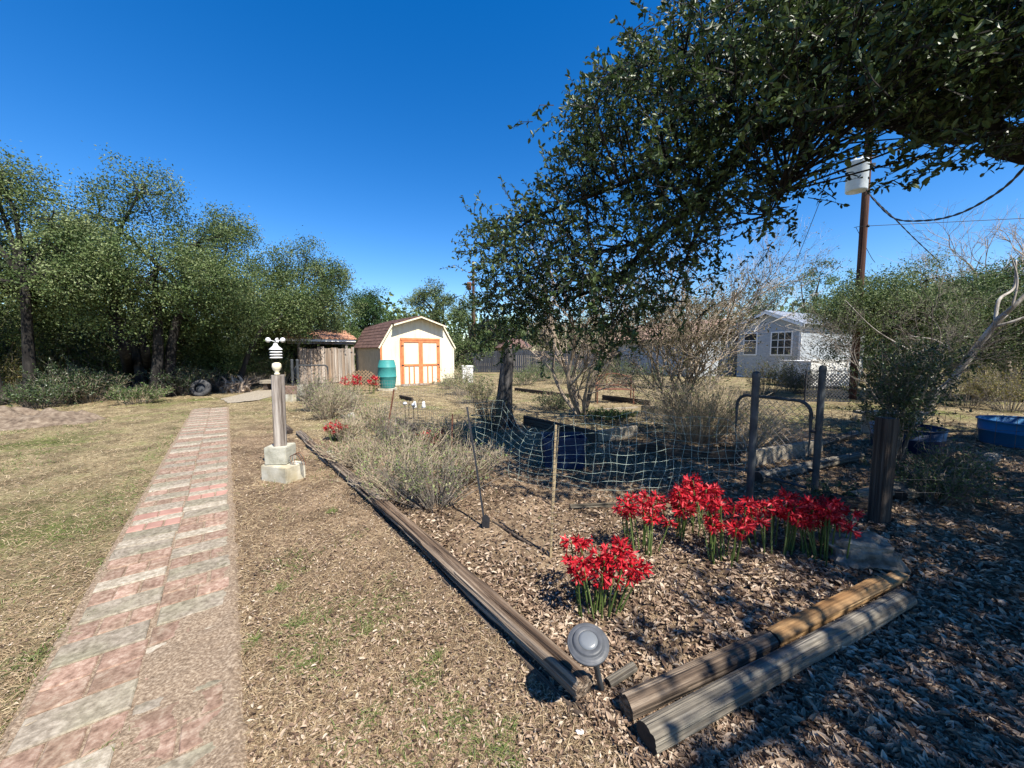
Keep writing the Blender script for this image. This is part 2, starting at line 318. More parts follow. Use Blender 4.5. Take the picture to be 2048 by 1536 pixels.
# local x = D (along), local y = cross(z, D) = -N ; remap
me = path.data
co = np.array([tuple(v.co) for v in me.vertices]); co[:, 1] = np.where(co[:, 1] < -.4, .775, .02); co[:,0] += 1.35
me.vertices.foreach_set('co', co.ravel().astype(np.float32)); me.flip_normals() if False else None
def paver_mesh(L, Wd, h=.03):
    bm = bmesh.new(); bmesh.ops.create_cube(bm, size=1); bmesh.ops.scale(bm, vec=(L, Wd, h), verts=bm.verts)
    bmesh.ops.bevel(bm, geom=[e for e in bm.edges if all(v.co.z > 0 for v in e.verts)], offset=.006, segments=1, affect='EDGES')
    me = bpy.data.meshes.new('paver'); bm.to_mesh(me); bm.free(); return me
pat = ['B','S','B2','S','B','P','B','S','B2','S','B','S','B','P','B','B','S','P','S','O','P','O','S','B','S','B','P','S','B','S','B','B','S','B','S','B','B','P','S','B','P','S','B','B','P','S','B','S','B','P','B','S','B','P','B','S','B','P','B','S','B','P','B','S','B','P','B','S']
pm = {}
def pget(kind, L, Wd, mat):
    k = (kind, round(L,3), round(Wd,3))
    if k not in pm: pm[k] = paver_mesh(L, Wd); pm[k].materials.append(M[mat])
    return pm[k]
prng = random.Random(4)
CW = .346
for c in range(2):
    s = 1.42+(.07 if c else 0); i = 3*c
    while s < 12.6:
        k = pat[i % len(pat)]; i += 1
        w0 = .05+c*CW if True else 0        # local y : +  = towards -N
        rows = 2 if k == 'B2' else 1
        h = {'B':.165,'B2':.15,'S':.19,'P':.13,'O':.15}[k]
        for r in range(rows):
            if k in ('B','B2','O'):
                n = 3 if prng.random() < .6 else 2
                for b_ in range(n):
                    o = obj('brick', pget('b'+k[0]+str(n), h-.008, CW/n-.009, 'brick_o' if k == 'O' else 'brick'), None, path)
                    o.location = (s+h/2, w0+(b_+.5)*CW/n+prng.uniform(-.004,.004), .004+prng.uniform(-.002,.002)-(.006 if c==0 and s<2.6 else 0)); o.rotation_euler = (prng.uniform(-.012,.012), prng.uniform(-.012,.012), prng.uniform(-.015,.015))
            else:
                o = obj('slab', pget('s'+k, h-.008, CW-.009, 'slab' if k == 'S' else 'slab_p'), None, path)
                o.location = (s+h/2, w0+.5*CW+prng.uniform(-.012,.012), .005+prng.uniform(-.002,.002)-(.006 if c==0 and s<2.6 else 0)); o.rotation_euler = (prng.uniform(-.012,.012), prng.uniform(-.01,.01), prng.uniform(-.01,.01))
            s += h
def patch(name, pts, z, mat, n=64, amp=.12, seed=1):
    c = np.mean([tuple(p)[:2] for p in pts], 0); P = smooth_pts([*pts, pts[0]], n+1)[:-1]
    V = [(c[0], c[1], z)]; 
    for f in (.5, 1.0):
        for i, p in enumerate(P):
            q = c+(p[:2]-c)*f*(1+amp*(f**2)*math.sin(i*1.7+seed)*math.cos(i*.73)); V.append((q[0], q[1], z-(.012 if f == 1 else 0)))
    Ft = [(0, 1+i, 1+(i+1) % n) for i in range(n)]; Fq = [(1+i, 1+n+i, 1+n+(i+1) % n, 1+(i+1) % n) for i in range(n)]
    return obj(name, mesh_np(name, V, [np.array(Ft), np.array(Fq)], smooth=True), M[mat])
# wind-blown sand: one uneven sheet that covers joints and parts of the right hand column
ss = 1.0+11.7*np.linspace(0, 1, 640)**1.35; wv = np.linspace(-.80, .02, 64); SS, WV = np.meshgrid(ss, wv, indexing='ij')
def fbm(a, b, f, sd): return np.array([mnoise.fractal(Vector((x*f, y*f, sd)), .9, 2.2, 5) for x, y in zip(a.ravel(), b.ravel())]).reshape(a.shape)
nz_s = fbm(SS, WV, 6.5, 2.0)
cover = np.zeros_like(SS)
for (cs, cw, rs0, rw0, am) in ((1.55,-.18,.22,.22,.012),(2.35,-.22,.30,.2,.013),(3.25,-.2,.30,.17,.011),(1.2,.05,.4,.2,.014),(3.0,.0,1.6,.09,.011),(2.0,-.42,.3,.06,.006)):
    cover += am*np.exp(-((SS-cs)/rs0)**2-((WV-cw)/rw0)**2)
edge = np.maximum(np.exp(-((WV+.755)/.035)**2), np.exp(-((WV+.035)/.045)**2))
zs_ = .0112+.0072*nz_s+cover*.55+.0075*edge
zs_ = zs_-.03*np.clip((np.abs(WV+.395)-.35+.035*fbm(SS, WV, 5.0, 9.0))/.05, 0, 1)
Ps = np.stack([(SS*D.x+WV*N.x).ravel(), (SS*D.y+WV*N.y).ravel(), zs_.ravel()], 1)
iS = (np.arange(len(ss)-1)[:, None]*len(wv)+np.arange(len(wv)-1)[None]).ravel()
o = obj('path_sand', mesh_np('path_sand', Ps, np.stack([iS, iS+len(wv), iS+len(wv)+1, iS+1], 1)[:, ::-1], smooth=True), M['sand']); o['kind'] = 'structure'
o = patch('dirt_path', [G(445,798),G(520,780),G(560,772),G(575,782),G(540,795),G(500,803),G(455,806)], .03, 'sand', 40, .06); o['kind'] = 'structure'
o.data.materials.clear(); o.data.materials.append(M['slab_p'])

# ---------------------------------------------------------------- scatter: litter, straw, grass
def scatter(n, ymin, ymax, power, xa, xb):
    u = rng.random(n); e = 1-power
    Y = (ymin**e+u*(ymax**e-ymin**e))**(1/e); X = Y*(xa+(xb-xa)*rng.random(n)); return X, Y
def lay(name, X, Y, L, W, mat, lift=.008, tilt=.35, kinds=4, fold=.3, vbias=0.0):
    n = len(X); az = rng.random(n)*2*math.pi
    Ax = np.stack([np.cos(az), np.sin(az), rng.normal(0, tilt, n)], 1); Nn = unit(np.stack([rng.normal(0, tilt, n), rng.normal(0, tilt, n), np.ones(n)], 1))
    C = np.stack([X, Y, gz(X, Y)+lift+rng.random(n)*lift], 1)-unit(Ax)*np.broadcast_to(L,(n,))[:, None]*.5
    C[:, 2] = np.maximum(C[:, 2], gz(X, Y)+.002)
    V, Fs = leaves(C, Ax, Nn, L, W, kinds, fold)
    per = 4 if kinds == 4 else 6
    v = np.clip(rng.normal(.47+vbias, .32, n), 0, 1); 
    o = obj(name, mesh_np(name, V, Fs, np.repeat(v, per)), M[mat]); return o
def wcoord(X, Y): return X*N.x+Y*N.y, X*D.x+Y*D.y
def onpath(X, Y):
    w, s = wcoord(X, Y); e = .05*frac_noise(X, Y, 7., 3)+.03*frac_noise(X, Y, 23., 1); return (w > -.72+e) & (w < -.08+e*.8) & (s < 12.2+e*3)
# fallen oak leaves in the bed and under the oak
X, Y = scatter(105000, .95, 10.5, 1.75, -.75, 1.5); w, s = wcoord(X, Y)
den = np.where(w > 1.12, .92, np.where(w > .0, .30, .05))*np.clip(.75+.6*frac_noise(X, Y, 2.3, 5), .2, 1)
k = (rng.random(len(X)) < den) & ~onpath(X, Y) & (Y < 10.5); X, Y = X[k], Y[k]; n = len(X)
L = rng.uniform(.018, .050, n)*np.where(w[k] > 1.12, np.where(X > .9, 1.25, 1), .65); tag(lay('leaf_litter', X, Y, L, L*rng.uniform(.28,.5,n), 'litter', .009, .5, 6, .35), 'brown fallen oak leaves covering the garden bed and the shaded ground', 'leaves', kind='stuff')
X, Y = scatter(34000, .95, 12, 1.7, -1.5, .9); w, s = wcoord(X, Y)
k = (rng.random(len(X)) < np.where(onpath(X,Y), .3, np.where(w > 1.12, .5, 1.0))); X, Y = X[k], Y[k]; n = len(X)
L = rng.uniform(.006, .022, n); tag(lay('leaf_crumbs', X, Y, L, L*rng.uniform(.4,.8,n), 'litter', .004, .3, 4, .2, .08), 'small bits of broken leaf and mulch over the dry lawn and path edges', 'leaf bits', kind='stuff')
# dead grass lying and standing
def blades(name, X, Y, h, wd, mat, lean=.8, vb=0.0):
    n = len(X); az = rng.random(n)*2*math.pi; ln = np.abs(rng.normal(lean, .35, n))
    Ax = np.stack([np.cos(az)*ln, np.sin(az)*ln, np.ones(n)*.6], 1); Ax = unit(Ax)
    S = unit(np.cross(Ax, rdir(n))); C = np.stack([X, Y, gz(X, Y)], 1); h = np.broadcast_to(h,(n,))[:, None]; wd = np.broadcast_to(wd,(n,))[:, None]
    bend = np.stack([np.cos(az)*.35, np.sin(az)*.35, -.25*np.ones(n)], 1)
    V = np.stack([C-S*wd*.5, C+S*wd*.5, C+Ax*h*.6+S*wd*.4, C+Ax*h*.6-S*wd*.4, C+Ax*h+bend*h], 1).reshape(-1,3); i = (np.arange(n)*5)[:, None]
    v = np.clip(rng.normal(.5+vb, .25, n), 0, 1)
    return obj(name, mesh_np(name, V, [i+np.array([[0,1,2,3]]), i+np.array([[3,2,4]])], np.repeat(v, 5)), M[mat])
X, Y = scatter(280000, .95, 15, 1.55, -1.6, .95); w, s = wcoord(X, Y)
pr = np.where(w < -.05, .62, np.where(w < 1.1, 1.0, .16))*np.clip(.8+.5*frac_noise(X, Y, 3.1, 1), .15, 1)
pr = np.where(onpath(X, Y), .0, pr)
k = rng.random(len(X)) < pr; X, Y = X[k], Y[k]; n = len(X)
tag(blades('dead_grass', X, Y, rng.uniform(.014,.05,n)*(1+.08*Y), rng.uniform(.0013,.0026,n)*(1+.24*Y), 'straw', 1.2, -.06), 'straw coloured dead grass over the lawn beside the brick path', 'grass', kind='stuff')
n = 70000; Xa = rng.uniform(-13, 9, n); Ya = rng.uniform(5, 20, n); w, s = wcoord(Xa, Ya); k = (w > .9) & (rng.random(n) < np.clip(.75+.5*frac_noise(Xa, Ya, 1.3, 8), .1, 1)); Xa, Ya = Xa[k], Ya[k]; n = len(Xa)
tag(blades('dead_grass', Xa, Ya, rng.uniform(.04,.12,n), rng.uniform(.004,.011,n), 'straw', 1.3, .12), 'golden dry grass around the garden beds and in front of the shed', 'grass', kind='stuff')
X, Y = scatter(130000, .95, 15, 1.45, -1.6, .6); w, s = wcoord(X, Y)
g = frac_noise(X, Y, 1.1, 9)+.6*frac_noise(X, Y, 3.7, 3)
pr = np.where(w < -.7, np.clip((g+.02)*1.3, 0.02, 1), np.clip((g-.55)*1.2, 0, .35)); pr = np.where(onpath(X, Y), 0, pr); pr = np.where(w > 1.1, pr*.12, pr)
k = rng.random(len(X)) < pr; X, Y = X[k], Y[k]; n = len(X)
tag(blades('green_grass', X, Y, rng.uniform(.02,.055,n)*(1+.08*Y), rng.uniform(.0018,.0034,n)*(1+.24*Y), 'grass', .8), 'patchy green grass growing in the lawn left of the path', 'grass', kind='stuff')
# small weeds and tufts in the near lawn and the path joints
wp = [(440,1135),(1000,1500),(730,1260),(740,1440),(620,1330),(950,1490),(845,1360),(225,1500),(380,935),(775,1020),(600,1250),(1020,1520),(560,1180),(870,1310),(500,1290),(930,1440),(665,1020),(1010,1455)]
Cs = []
for (x, y) in wp:
    g0 = G(x, y); m_ = 90; r = .05*np.sqrt(rng.random(m_)); a = rng.random(m_)*6.28; Cs.append(np.stack([g0.x+r*np.cos(a), g0.y+r*np.sin(a)], 1))
Cs = np.concatenate(Cs); n = len(Cs)
tag(blades('weed_tufts', Cs[:,0], Cs[:,1], rng.uniform(.02,.06,n), rng.uniform(.002,.004,n), 'grass', .8, .2), 'small green weed tufts in the mulch and path joints', 'weeds', kind='stuff')

# ---------------------------------------------------------------- plants: generic trees and shrubs
def leafset(P, n_per, spread, L, W, shape=4, up=.75, vb=0.0, vclump=.24):
    m = len(P); C = np.repeat(P, n_per, 0)+rng.normal(size=(m*n_per, 3))*spread
    n = len(C); Ax = rdir(n, .1); Nn = rdir(n, up)
    LL = L*rng.uniform(.7, 1.3, n); V, Fs = leaves(C, Ax, Nn, LL, LL*W, shape)
    v = np.clip(np.repeat(rng.normal(.42+vb, vclump, m), n_per)+rng.normal(0, .17, n), 0, 1)
    return V, Fs, np.repeat(v, 4 if shape == 4 else 6)
def crown_points(lobes, n, seed):
    r = np.random.default_rng(seed); vol = np.array([l[3]**2 for l in lobes]); ch = r.choice(len(lobes), n, p=vol/vol.sum())
    Lb = np.array(lobes)[ch]; d = r.normal(size=(n,3)); d /= np.linalg.norm(d, axis=1, keepdims=True)
    rad = r.random(n)**.38; s = np.stack([np.ones(n), np.ones(n), np.full(n, .8)], 1)
    return Lb[:, :3]+d*(Lb[:, 3]*rad)[:, None]*s, ch
def tree(name, label, x, y, H, R, zlow, nclump, n_per, L, mat, seed, tr=.16, group=None, trunks=1, nl=11, bark='bark', spread=.17, vb=0.0, lean=0.0, cat='tree', lw=.5):
    r = random.Random(seed); t = thing(name, label, cat, (x, y, 0), 0, group); lobes = []
    nl = int(nl*1.6)
    for i in range(nl):
        a = r.random()*6.283; q = math.sqrt(r.random()); rr = R*.78*q; lr = R*r.uniform(.22, .38)
        zt = H-lr*.75-(H-zlow)*.42*q*q; zz = zlow+lr*.4+(zt-zlow-lr*.4)*r.random()**.75
        lobes.append((rr*math.cos(a)+lean*(zz/H), rr*math.sin(a), zz, lr))
    lobes.append((lean+R*.1, 0, H-R*.32, R*.34)); lobes.append((lean-R*.3, .1, H-R*.5, R*.36))
    P, ch = crown_points(lobes, nclump, seed)
    P = P[P[:, 2] > .1]
    obj('crown', mesh_np('crown', *leafset(P, n_per, spread, L, lw, vb=vb)), M[mat], t, kind=None)
    tubesets = []
    for k in range(trunks):
        bx, by = (r.uniform(-.4,.4)*trunks*.6, r.uniform(-.3,.3)*trunks*.4) if trunks > 1 else (0, 0)
        top = (bx*2+r.uniform(-.4,.4)+lean*.5, by+r.uniform(-.3,.3), zlow+(H-zlow)*.3)
        tp = smooth_pts([(bx,by,-.1), (bx*1.3+r.uniform(-.15,.15), by, top[2]*.45), top], 9)
        V, Fs = tubes(tp[None], np.linspace(tr, tr*.6, 9)[None], 8); obj('trunk', mesh_np('trunk', V, Fs, smooth=True), M[bark], t)
        for (lx, ly, lz, lr) in lobes[k::trunks]:
            mid = ((top[0]+lx)/2+r.uniform(-.3,.3), (top[1]+ly)/2+r.uniform(-.3,.3), (top[2]+lz)/2+r.uniform(-.1,.5))
            tubesets.append((smooth_pts([top, mid, (lx,ly,lz)], 7), np.linspace(tr*.5, tr*.14, 7)))
    Vb, Fb = tubes(np.array([a for a, _ in tubesets]), np.array([b for _, b in tubesets]), 6)
    parts = [(Vb, Fb)]
    La = np.array([l[:3] for l in lobes]); q = P[::3]; ci = ch[:len(P)][::3] if len(P) == len(ch) else None
    dist = ((q[:, None, :]-La[None])**2).sum(-1); near = La[dist.argmin(1)]
    md = (q+near)/2+rng.normal(size=q.shape)*.12
    parts.append(tubes(np.stack([near, md, q], 1), np.tile(np.array([[tr*.11, tr*.07, .006]]), (len(q), 1)), 4, False))
    V, Fs, _ = join(parts); obj('branches', mesh_np('branches', V, Fs), M[bark], t)
    return t
def bush(name, label, x, y, H, R, nstem, leafn, mat, stemmat='twig', L=.03, group=None, seed=1, lean=(0,0), side=3, cat='shrub', rs=.004, lw=.5, vb=0.0, spreadtop=1.0, parts=('twigs','foliage')):
    r = np.random.default_rng(seed); t = thing(name, label, cat, (x, y, 0), 0, group)
    a = r.random(nstem)*6.283; q = np.sqrt(r.random(nstem)); b0 = np.stack([np.cos(a)*q*R*.3, np.sin(a)*q*R*.3, np.full(nstem, -.02)], 1)
    h = H*r.uniform(.5, 1.0, nstem)*(1-.25*q); out = R*spreadtop*q*r.uniform(.6,1.15,nstem)
    tip = np.stack([np.cos(a)*out+lean[0], np.sin(a)*out+lean[1], h], 1); m = 5; ts = np.linspace(0, 1, m)[None, :, None]
    mid = b0*.45+tip*.55+r.normal(size=(nstem,3))*.06*H; mid[:, 2] = h*r.uniform(.5,.75,nstem)
    P = (1-ts)**2*b0[:, None]+2*ts*(1-ts)*mid[:, None]+ts**2*tip[:, None]
    sets = [tubes(P, np.linspace(1, .35, m)[None]*rs*r.uniform(.6,1.5,(nstem,1)), side, False)]
    # side twigs
    k = nstem*5; si = r.integers(0, nstem, k); tt = r.uniform(.3, 1, k)[:, None]
    B = (1-tt)**2*b0[si]+2*tt*(1-tt)*mid[si]+tt**2*tip[si]; dd = unit(r.normal(size=(k,3))+np.array([0,0,.7])+unit(tip[si]-b0[si])*.8)
    ln = (H*r.uniform(.12, .34, k))[:, None]; E = B+dd*ln
    sets.append(tubes(np.stack([B, B*.5+E*.5+r.normal(size=(k,3))*.02*H, E], 1), np.tile(np.array([[rs*.5, rs*.4, rs*.22]]), (k,1)), 3, False))
    V, Fs, _ = join(sets); obj(parts[0], mesh_np(parts[0], V, Fs), M[stemmat], t)
    if leafn:
        li = r.integers(0, k, leafn); f = r.random(leafn)[:, None]; C = B[li]*(1-f)+E[li]*f
        C = C[C[:, 2] > .01]; n = len(C); LL = L*rng.uniform(.6,1.4,n); V, Fs = leaves(C, rdir(n,.4), rdir(n,.5), LL, LL*lw)
        v = np.clip(rng.normal(.5+vb, .25, n), 0, 1); obj(parts[1], mesh_np(parts[1], V, Fs, np.repeat(v, 4)), M[mat], t)
    return t

# ================================================================= buildings
def part_box(name, b, mat, parent, kind=None):
    V, Fs = box(*b); return obj(name, mesh_np(name, V, Fs), M[mat], parent, kind=kind)
def extrude_poly(pts2, axis, a, b):
    """pts2: (u,z) outline ; axis 'y' extrudes along y from a to b (u is x), 'x' likewise"""
    n = len(pts2); V = []
    for t in (a, b):
        for (u, z) in pts2: V.append((u, t, z) if axis == 'y' else (t, u, z))
    Fq = np.array([(i, (i+1) % n, n+(i+1) % n, n+i) for i in range(n)])
    return np.array(V, float), [Fq, np.array([list(range(n))[::-1], list(range(n, 2*n))])]
def poly_obj(name, pts2, axis, a, b, mat, parent): 
    V, Fs = extrude_poly(pts2, axis, a, b); return obj(name, mesh_np(name, V, Fs), M[mat], parent)

# --- barn shed
shed = thing('garden_shed', 'cream barn-roofed garden shed with orange-trimmed double doors', 'shed', (-5.36, 15.8, 0), RZ)
prof = [(0,1.73),(.53,2.6),(1.65,2.95),(2.77,2.6),(3.3,1.73)]
def pz(x):
    for (x0,z0),(x1,z1) in zip(prof[:-1], prof[1:]):
        if x0 <= x <= x1+1e-9: return z0+(z1-z0)*(x-x0)/(x1-x0)
poly_obj('wall', [(0.02,0),(3.28,0),(3.28,1.70)]+[(x, z-.03) for x, z in prof[::-1][1:-1]]+[(.02,1.70)], 'y', .025, 3.88, 'taupe', shed)
nb = 11
for i in range(nb):
    x0, x1 = 3.3*i/nb+.002, 3.3*(i+1)/nb-.002
    xs = [x0]+[x for x, _ in prof if x0 < x < x1]+[x1]
    poly_obj('siding_board', [(x0,.05),(x1,.05)]+[(x, pz(x)-.012) for x in xs[::-1]], 'y', 0, .022, 'cream', shed)
sb = mesh_np('siding_board', *box(-.022, 0, .002, .291, .05, 1.70)); sb.materials.append(M['taupe'])
for i in range(13):
    obj('siding_board', sb, None, shed, (0, .02+i*.295, 0))
    obj('siding_board', sb, None, shed, (3.322, .02+i*.295, 0))
def slope(parent, p0, p1, y0, y1, th=.035, name='roof_slope', mat='shingle'):
    dx, dz = p1[0]-p0[0], p1[1]-p0[1]; l = math.hypot(dx, dz); nx_, nz_ = -dz/l, dx/l
    if nz_ < 0: nx_, nz_ = -nx_, -nz_
    pts = [p0, p1, (p1[0]+nx_*th, p1[1]+nz_*th), (p0[0]+nx_*th, p0[1]+nz_*th)]
    V, Fs = extrude_poly(pts, 'y', y0, y1); return obj(name, mesh_np(name, V, Fs), M[mat], parent), (dx/l, dz/l, nx_, nz_, l)
def shingled(parent, p0, p1, y0, y1, rows, cols, mat, seed, base='shingle'):
    """p0 = eave, p1 = ridge in the local xz plane"""
    rf, (ux, uz, vx, vz, l) = slope(parent, p0, p1, y0, y1, mat=mat); r = random.Random(seed)
    rh = l/rows; cw = (y1-y0)/cols
    V, Fs = box(0, rh*1.06, -cw*.485, cw*.485, 0, .016); V[[0,2], 2] += .0; V[V[:,0] < .01, 2] += .012
    sm = mesh_np('shingle', V, Fs); sm.materials.append(M[mat])
    for i in range(rows):
        for j in range(cols+1):
            off = .5 if i % 2 else 0
            yc = y0+(j+off)*cw
            if yc-cw*.5 < y0-.01 or yc+cw*.5 > y1+.01: continue
            o = obj('shingle', sm, None, rf)
            mx = Matrix(((ux,0,vx,p0[0]+ux*i*rh+vx*.037),(0,1,0,yc),(uz,0,vz,p0[1]+uz*i*rh+vz*.037),(0,0,0,1)))
            o.matrix_local = mx
    return rf
shingled(shed, (-.07,1.62), (.53,2.61), -.05, 3.95, 7, 15, 'shingle', 1)
shingled(shed, (.50,2.585), (1.65,2.96), -.30, 3.95, 5, 15, 'shingle', 2)
slope(shed, (3.37,1.62), (2.77,2.61), -.05, 3.95); slope(shed, (2.80,2.585), (1.65,2.96), -.30, 3.95)
for s_ in (1, -1):
    f = lambda x: 1.65+s_*(x-1.65)
    poly_obj('fascia', [(f(.46),2.53),(f(1.65),2.905),(f(1.65),2.965),(f(.46),2.59)], 'y', -.325, -.302, 'cream', shed)
    poly_obj('fascia', [(f(-.07),1.60),(f(.50),2.55),(f(.46),2.60),(f(-.12),1.63)], 'y', -.072, -.052, 'cream', shed)
    poly_obj('corner_trim', [(f(-.035),.03),(f(.045),.03),(f(.045),1.72),(f(-.035),1.64)], 'y', -.02, -.001, 'orange' if s_ == 1 else 'cream', shed)
for s_ in (0, 1):
    x0 = .86+s_*.845; x1 = x0+.84
    dr = part_box('door', (x0, x1, -.035, -.004, .10, 1.95), 'cream', shed)
    for (a, b, c, d) in ((x0,x0+.09,.10,1.95),(x1-.09,x1,.10,1.95),(x0+.09,x1-.09,1.87,1.95),(x0+.09,x1-.09,.86,.94)):
        part_box('door_trim', (a, b, -.062, -.036, c, d), 'orange', dr)
    for k in (1, 2):
        xc = x0+.09+k*.22; part_box('door_batten', (xc-.028, xc+.028, -.056, -.036, .10, .86), 'orange', dr)
    part_box('door_hinge', (x0-.02 if s_ == 0 else x1-.08, x0+.08 if s_ == 0 else x1+.02, -.075, -.063, .88, .92), 'darkmetal', dr)
    part_box('door_hinge', (x0-.02 if s_ == 0 else x1-.08, x0+.08 if s_ == 0 else x1+.02, -.075, -.063, 1.7, 1.74), 'darkmetal', dr)
part_box('door_header', (.80, 2.61, -.07, -.004, 1.965, 2.05), 'orange', shed)
part_box('door_jamb', (.79, .853, -.05, -.003, .08, 1.96), 'orange', shed); part_box('door_jamb', (2.55, 2.613, -.05, -.003, .08, 1.96), 'orange', shed)
part_box('sill', (.8, 2.6, -.09, -.004, .02, .094), 'greyboard', shed)

# --- weathered board lean-to left of the shed
lt = thing('board_shelter', 'grey weathered board shelter with orange shingle roof left of the cream shed', 'shelter', (-9.35, 17.0, 0), RZ)
bm_ = mesh_np('board', *box(.004, .136, 0, .022, .03, 1.0)); bm_.materials.append(M['greyboard'])
for i in range(16):
    o = obj('board', bm_, None, lt, (i*.145-.02, random.uniform(-.006,.006), 0), (0,0,random.uniform(-.01,.01))); o.scale = (1, 1, 1.66+random.uniform(-.07,.04))
part_box('rail', (-.05, 2.35, .03, .07, 1.3, 1.38), 'greyboard', lt); part_box('rail', (-.05, 2.35, .03, .07, .35, .43), 'greyboard', lt)
for x in (0.0, 2.05): part_box('post', (x, x+.09, .55, .64, 0, 1.98), 'greyboard', lt)
part_box('back_wall', (-.3, 2.3, 2.4, 2.45, 0, 2.0), 'darkfence', lt)
part_box('fascia', (-.5, 2.5, .42, .45, 1.94, 2.07), 'white', lt)
part_box('beam', (-.4, 2.45, .5, .56, 1.82, 1.935), 'greyboard', lt)
# roof rising backwards: slope in the local yz plane
rs_ = []
V = np.array([(-.55,.36,2.06),(2.55,.36,2.06),(2.45,2.6,2.55),(-.5,2.6,2.55),(-.55,.36,2.09),(2.55,.36,2.09),(2.45,2.6,2.58),(-.5,2.6,2.58)])
rf = obj('roof', mesh_np('roof', V, [np.array([[0,3,2,1],[4,5,6,7],[0,1,5,4],[1,2,6,5],[2,3,7,6],[3,0,4,7]])]), M['shingle_o'], lt)
sm = mesh_np('shingle', *box(-.13, .13, 0, .36, 0, .014)); sm.materials.append(M['shingle_o'])
for i in range(6):
    for j in range(11):
        o = obj('shingle', sm, None, rf, (-.42+j*.272+(.1 if i % 2 else 0), .36+i*.36, 2.093+i*.36*.219+.006), (.215, 0, 0))

# --- white gabled house on the right
hs_ = thing('white_house', 'small white gabled house with metal roof and grid window behind the shrubs', 'house', (14.9, 20, 0), RZ-.16)
# local x = N (away right), local y = D ; gable wall at x = 0
poly_obj('wall', [(0,0),(3.3,0),(3.3,2.85),(1.65,3.55),(0,2.85)], 'x', .02, 7.0, 'white', hs_)
for i in range(13):
    z0 = .1+i*.213
    part_box('siding_board', (-.006, .018, .0, 3.3, z0, z0+.205), 'siding', hs_)
    part_box('siding_board', (.02, 7.0, -.026, -.002, z0, z0+.205), 'siding', hs_)
for i in range(3):
    z0 = 2.87+i*.213; h_ = .205; y0 = (z0-2.85)/.7*1.65; y1 = min(1.64, (z0+h_-2.85)/.7*1.65)
    poly_obj('siding_board', [(y0+.05,z0),(3.25-y0,z0),(3.25-y1,z0+h_),(y1+.05,z0+h_)], 'x', -.006, .018, 'siding', hs_)
for s_ in (1, -1):
    g = lambda y: 1.65+s_*(y-1.65)
    poly_obj('fascia', [(g(-.3),2.70),(g(1.65),3.53),(g(1.65),3.68),(g(-.3),2.85)], 'x', -.36, -.33, 'white', hs_)
    pr_ = poly_obj('roof_sheet', [(g(-.32),2.86),(g(1.65),3.69),(g(1.65),3.72),(g(-.32),2.89)], 'x', -.38, 7.3, 'metalroof', hs_)
    for k in range(19):
        xk = -.3+k*.41; poly_obj('seam', [(g(-.32),2.891),(g(1.65),3.721),(g(1.65),3.75),(g(-.32),2.92)], 'x', xk, xk+.03, 'metalroof', pr_)
for s_ in (1.62,):
    wf = part_box('window_frame', (-.05, -.008, .35, 1.45, 1.25, 2.55), 'white', hs_)
    part_box('window_glass', (-.056, -.051, .42, 1.38, 1.32, 2.48), 'glass', wf)
    for y in (.73, 1.05): part_box('muntin', (-.068, -.057, y-.017, y+.017, 1.32, 2.48), 'white', wf)
    for z in (1.7, 2.09): part_box('muntin', (-.068, -.057, .42, 1.38, z-.017, z+.017), 'white', wf)
wf = part_box('window_frame', (-.05, -.008, 2.15, 2.95, 1.25, 2.55), 'white', hs_); part_box('window_glass', (-.056, -.051, 2.22, 2.88, 1.32, 2.48), 'glass', wf)
for z in (1.7, 2.09): part_box('muntin', (-.068, -.057, 2.22, 2.88, z-.017, z+.017), 'white', wf)
part_box('corner_trim', (-.04, -.007, -.05, .07, 0, 2.8), 'white', hs_)
# --- brown roofed house in the middle distance
h2 = thing('brown_roofed_house', 'low grey sided house with faded brown shingle roof behind the bare myrtle', 'house', (10.2, 22, 0), RZ-.16)
poly_obj('wall', [(0,0),(6,0),(6,2.1),(0,2.1)], 'x', .02, 5, 'siding', h2)
for i in range(10): part_box('siding_board', (-.012, .018, 0, 6, .05+i*.205, .05+i*.205+.197), 'siding', h2)
part_box('eave_board', (-.42, -.38, -.3, 6.3, 2.05, 2.2), 'greyboard', h2)
V = np.array([(-.45,-.35,2.14),(-.45,6.35,2.14),(2.6,6.35,3.35),(2.6,-.35,3.35),(-.45,-.35,2.2),(-.45,6.35,2.2),(2.6,6.35,3.42),(2.6,-.35,3.42)])
rf = obj('roof', mesh_np('roof', V, [np.array([[0,3,2,1],[4,5,6,7],[0,1,5,4],[1,2,6,5],[2,3,7,6],[3,0,4,7]])]), M['shingle_l'], h2)
sm = mesh_np('shingle', *box(0, .36, -.21, .21, 0, .02)); sm.materials.append(M['shingle_l'])
ang = math.atan2(1.22, 3.05)
for i in range(9):
    for j in range(15): obj('shingle', sm, None, rf, (-.45+i*.36*math.cos(ang), -.1+j*.44+(.2 if i % 2 else 0), 2.205+i*.36*math.sin(ang)+.004), (0, -ang+.03, 0))
V2 = V.copy(); V2[:, 0] = 5.2-V2[:, 0]; obj('rear_roof', mesh_np('rear_roof', V2, [np.array([[0,1,2,3],[4,7,6,5],[0,4,5,1],[1,5,6,2],[2,6,7,3],[3,7,4,0]])]), M['shingle_l'], h2)
# small far roof
h3 = thing('distant_hut', 'small hut with brown hipped roof far behind the board fence', 'hut', (.15, 31, 0), .2)
part_box('wall', (-1.1,1.1,-1,1,0,1.75), 'taupe', h3)
V = np.array([(-1.4,-1.3,1.75),(1.4,-1.3,1.75),(1.4,1.3,1.75),(-1.4,1.3,1.75),(-.5,0,2.5),(.5,0,2.5)])
obj('roof', mesh_np('roof', V, [np.array([[0,1,5,4],[2,3,4,5]]), np.array([[1,2,5],[3,0,4]]), np.array([[0,3,2,1]])]), M['shingle'], h3)
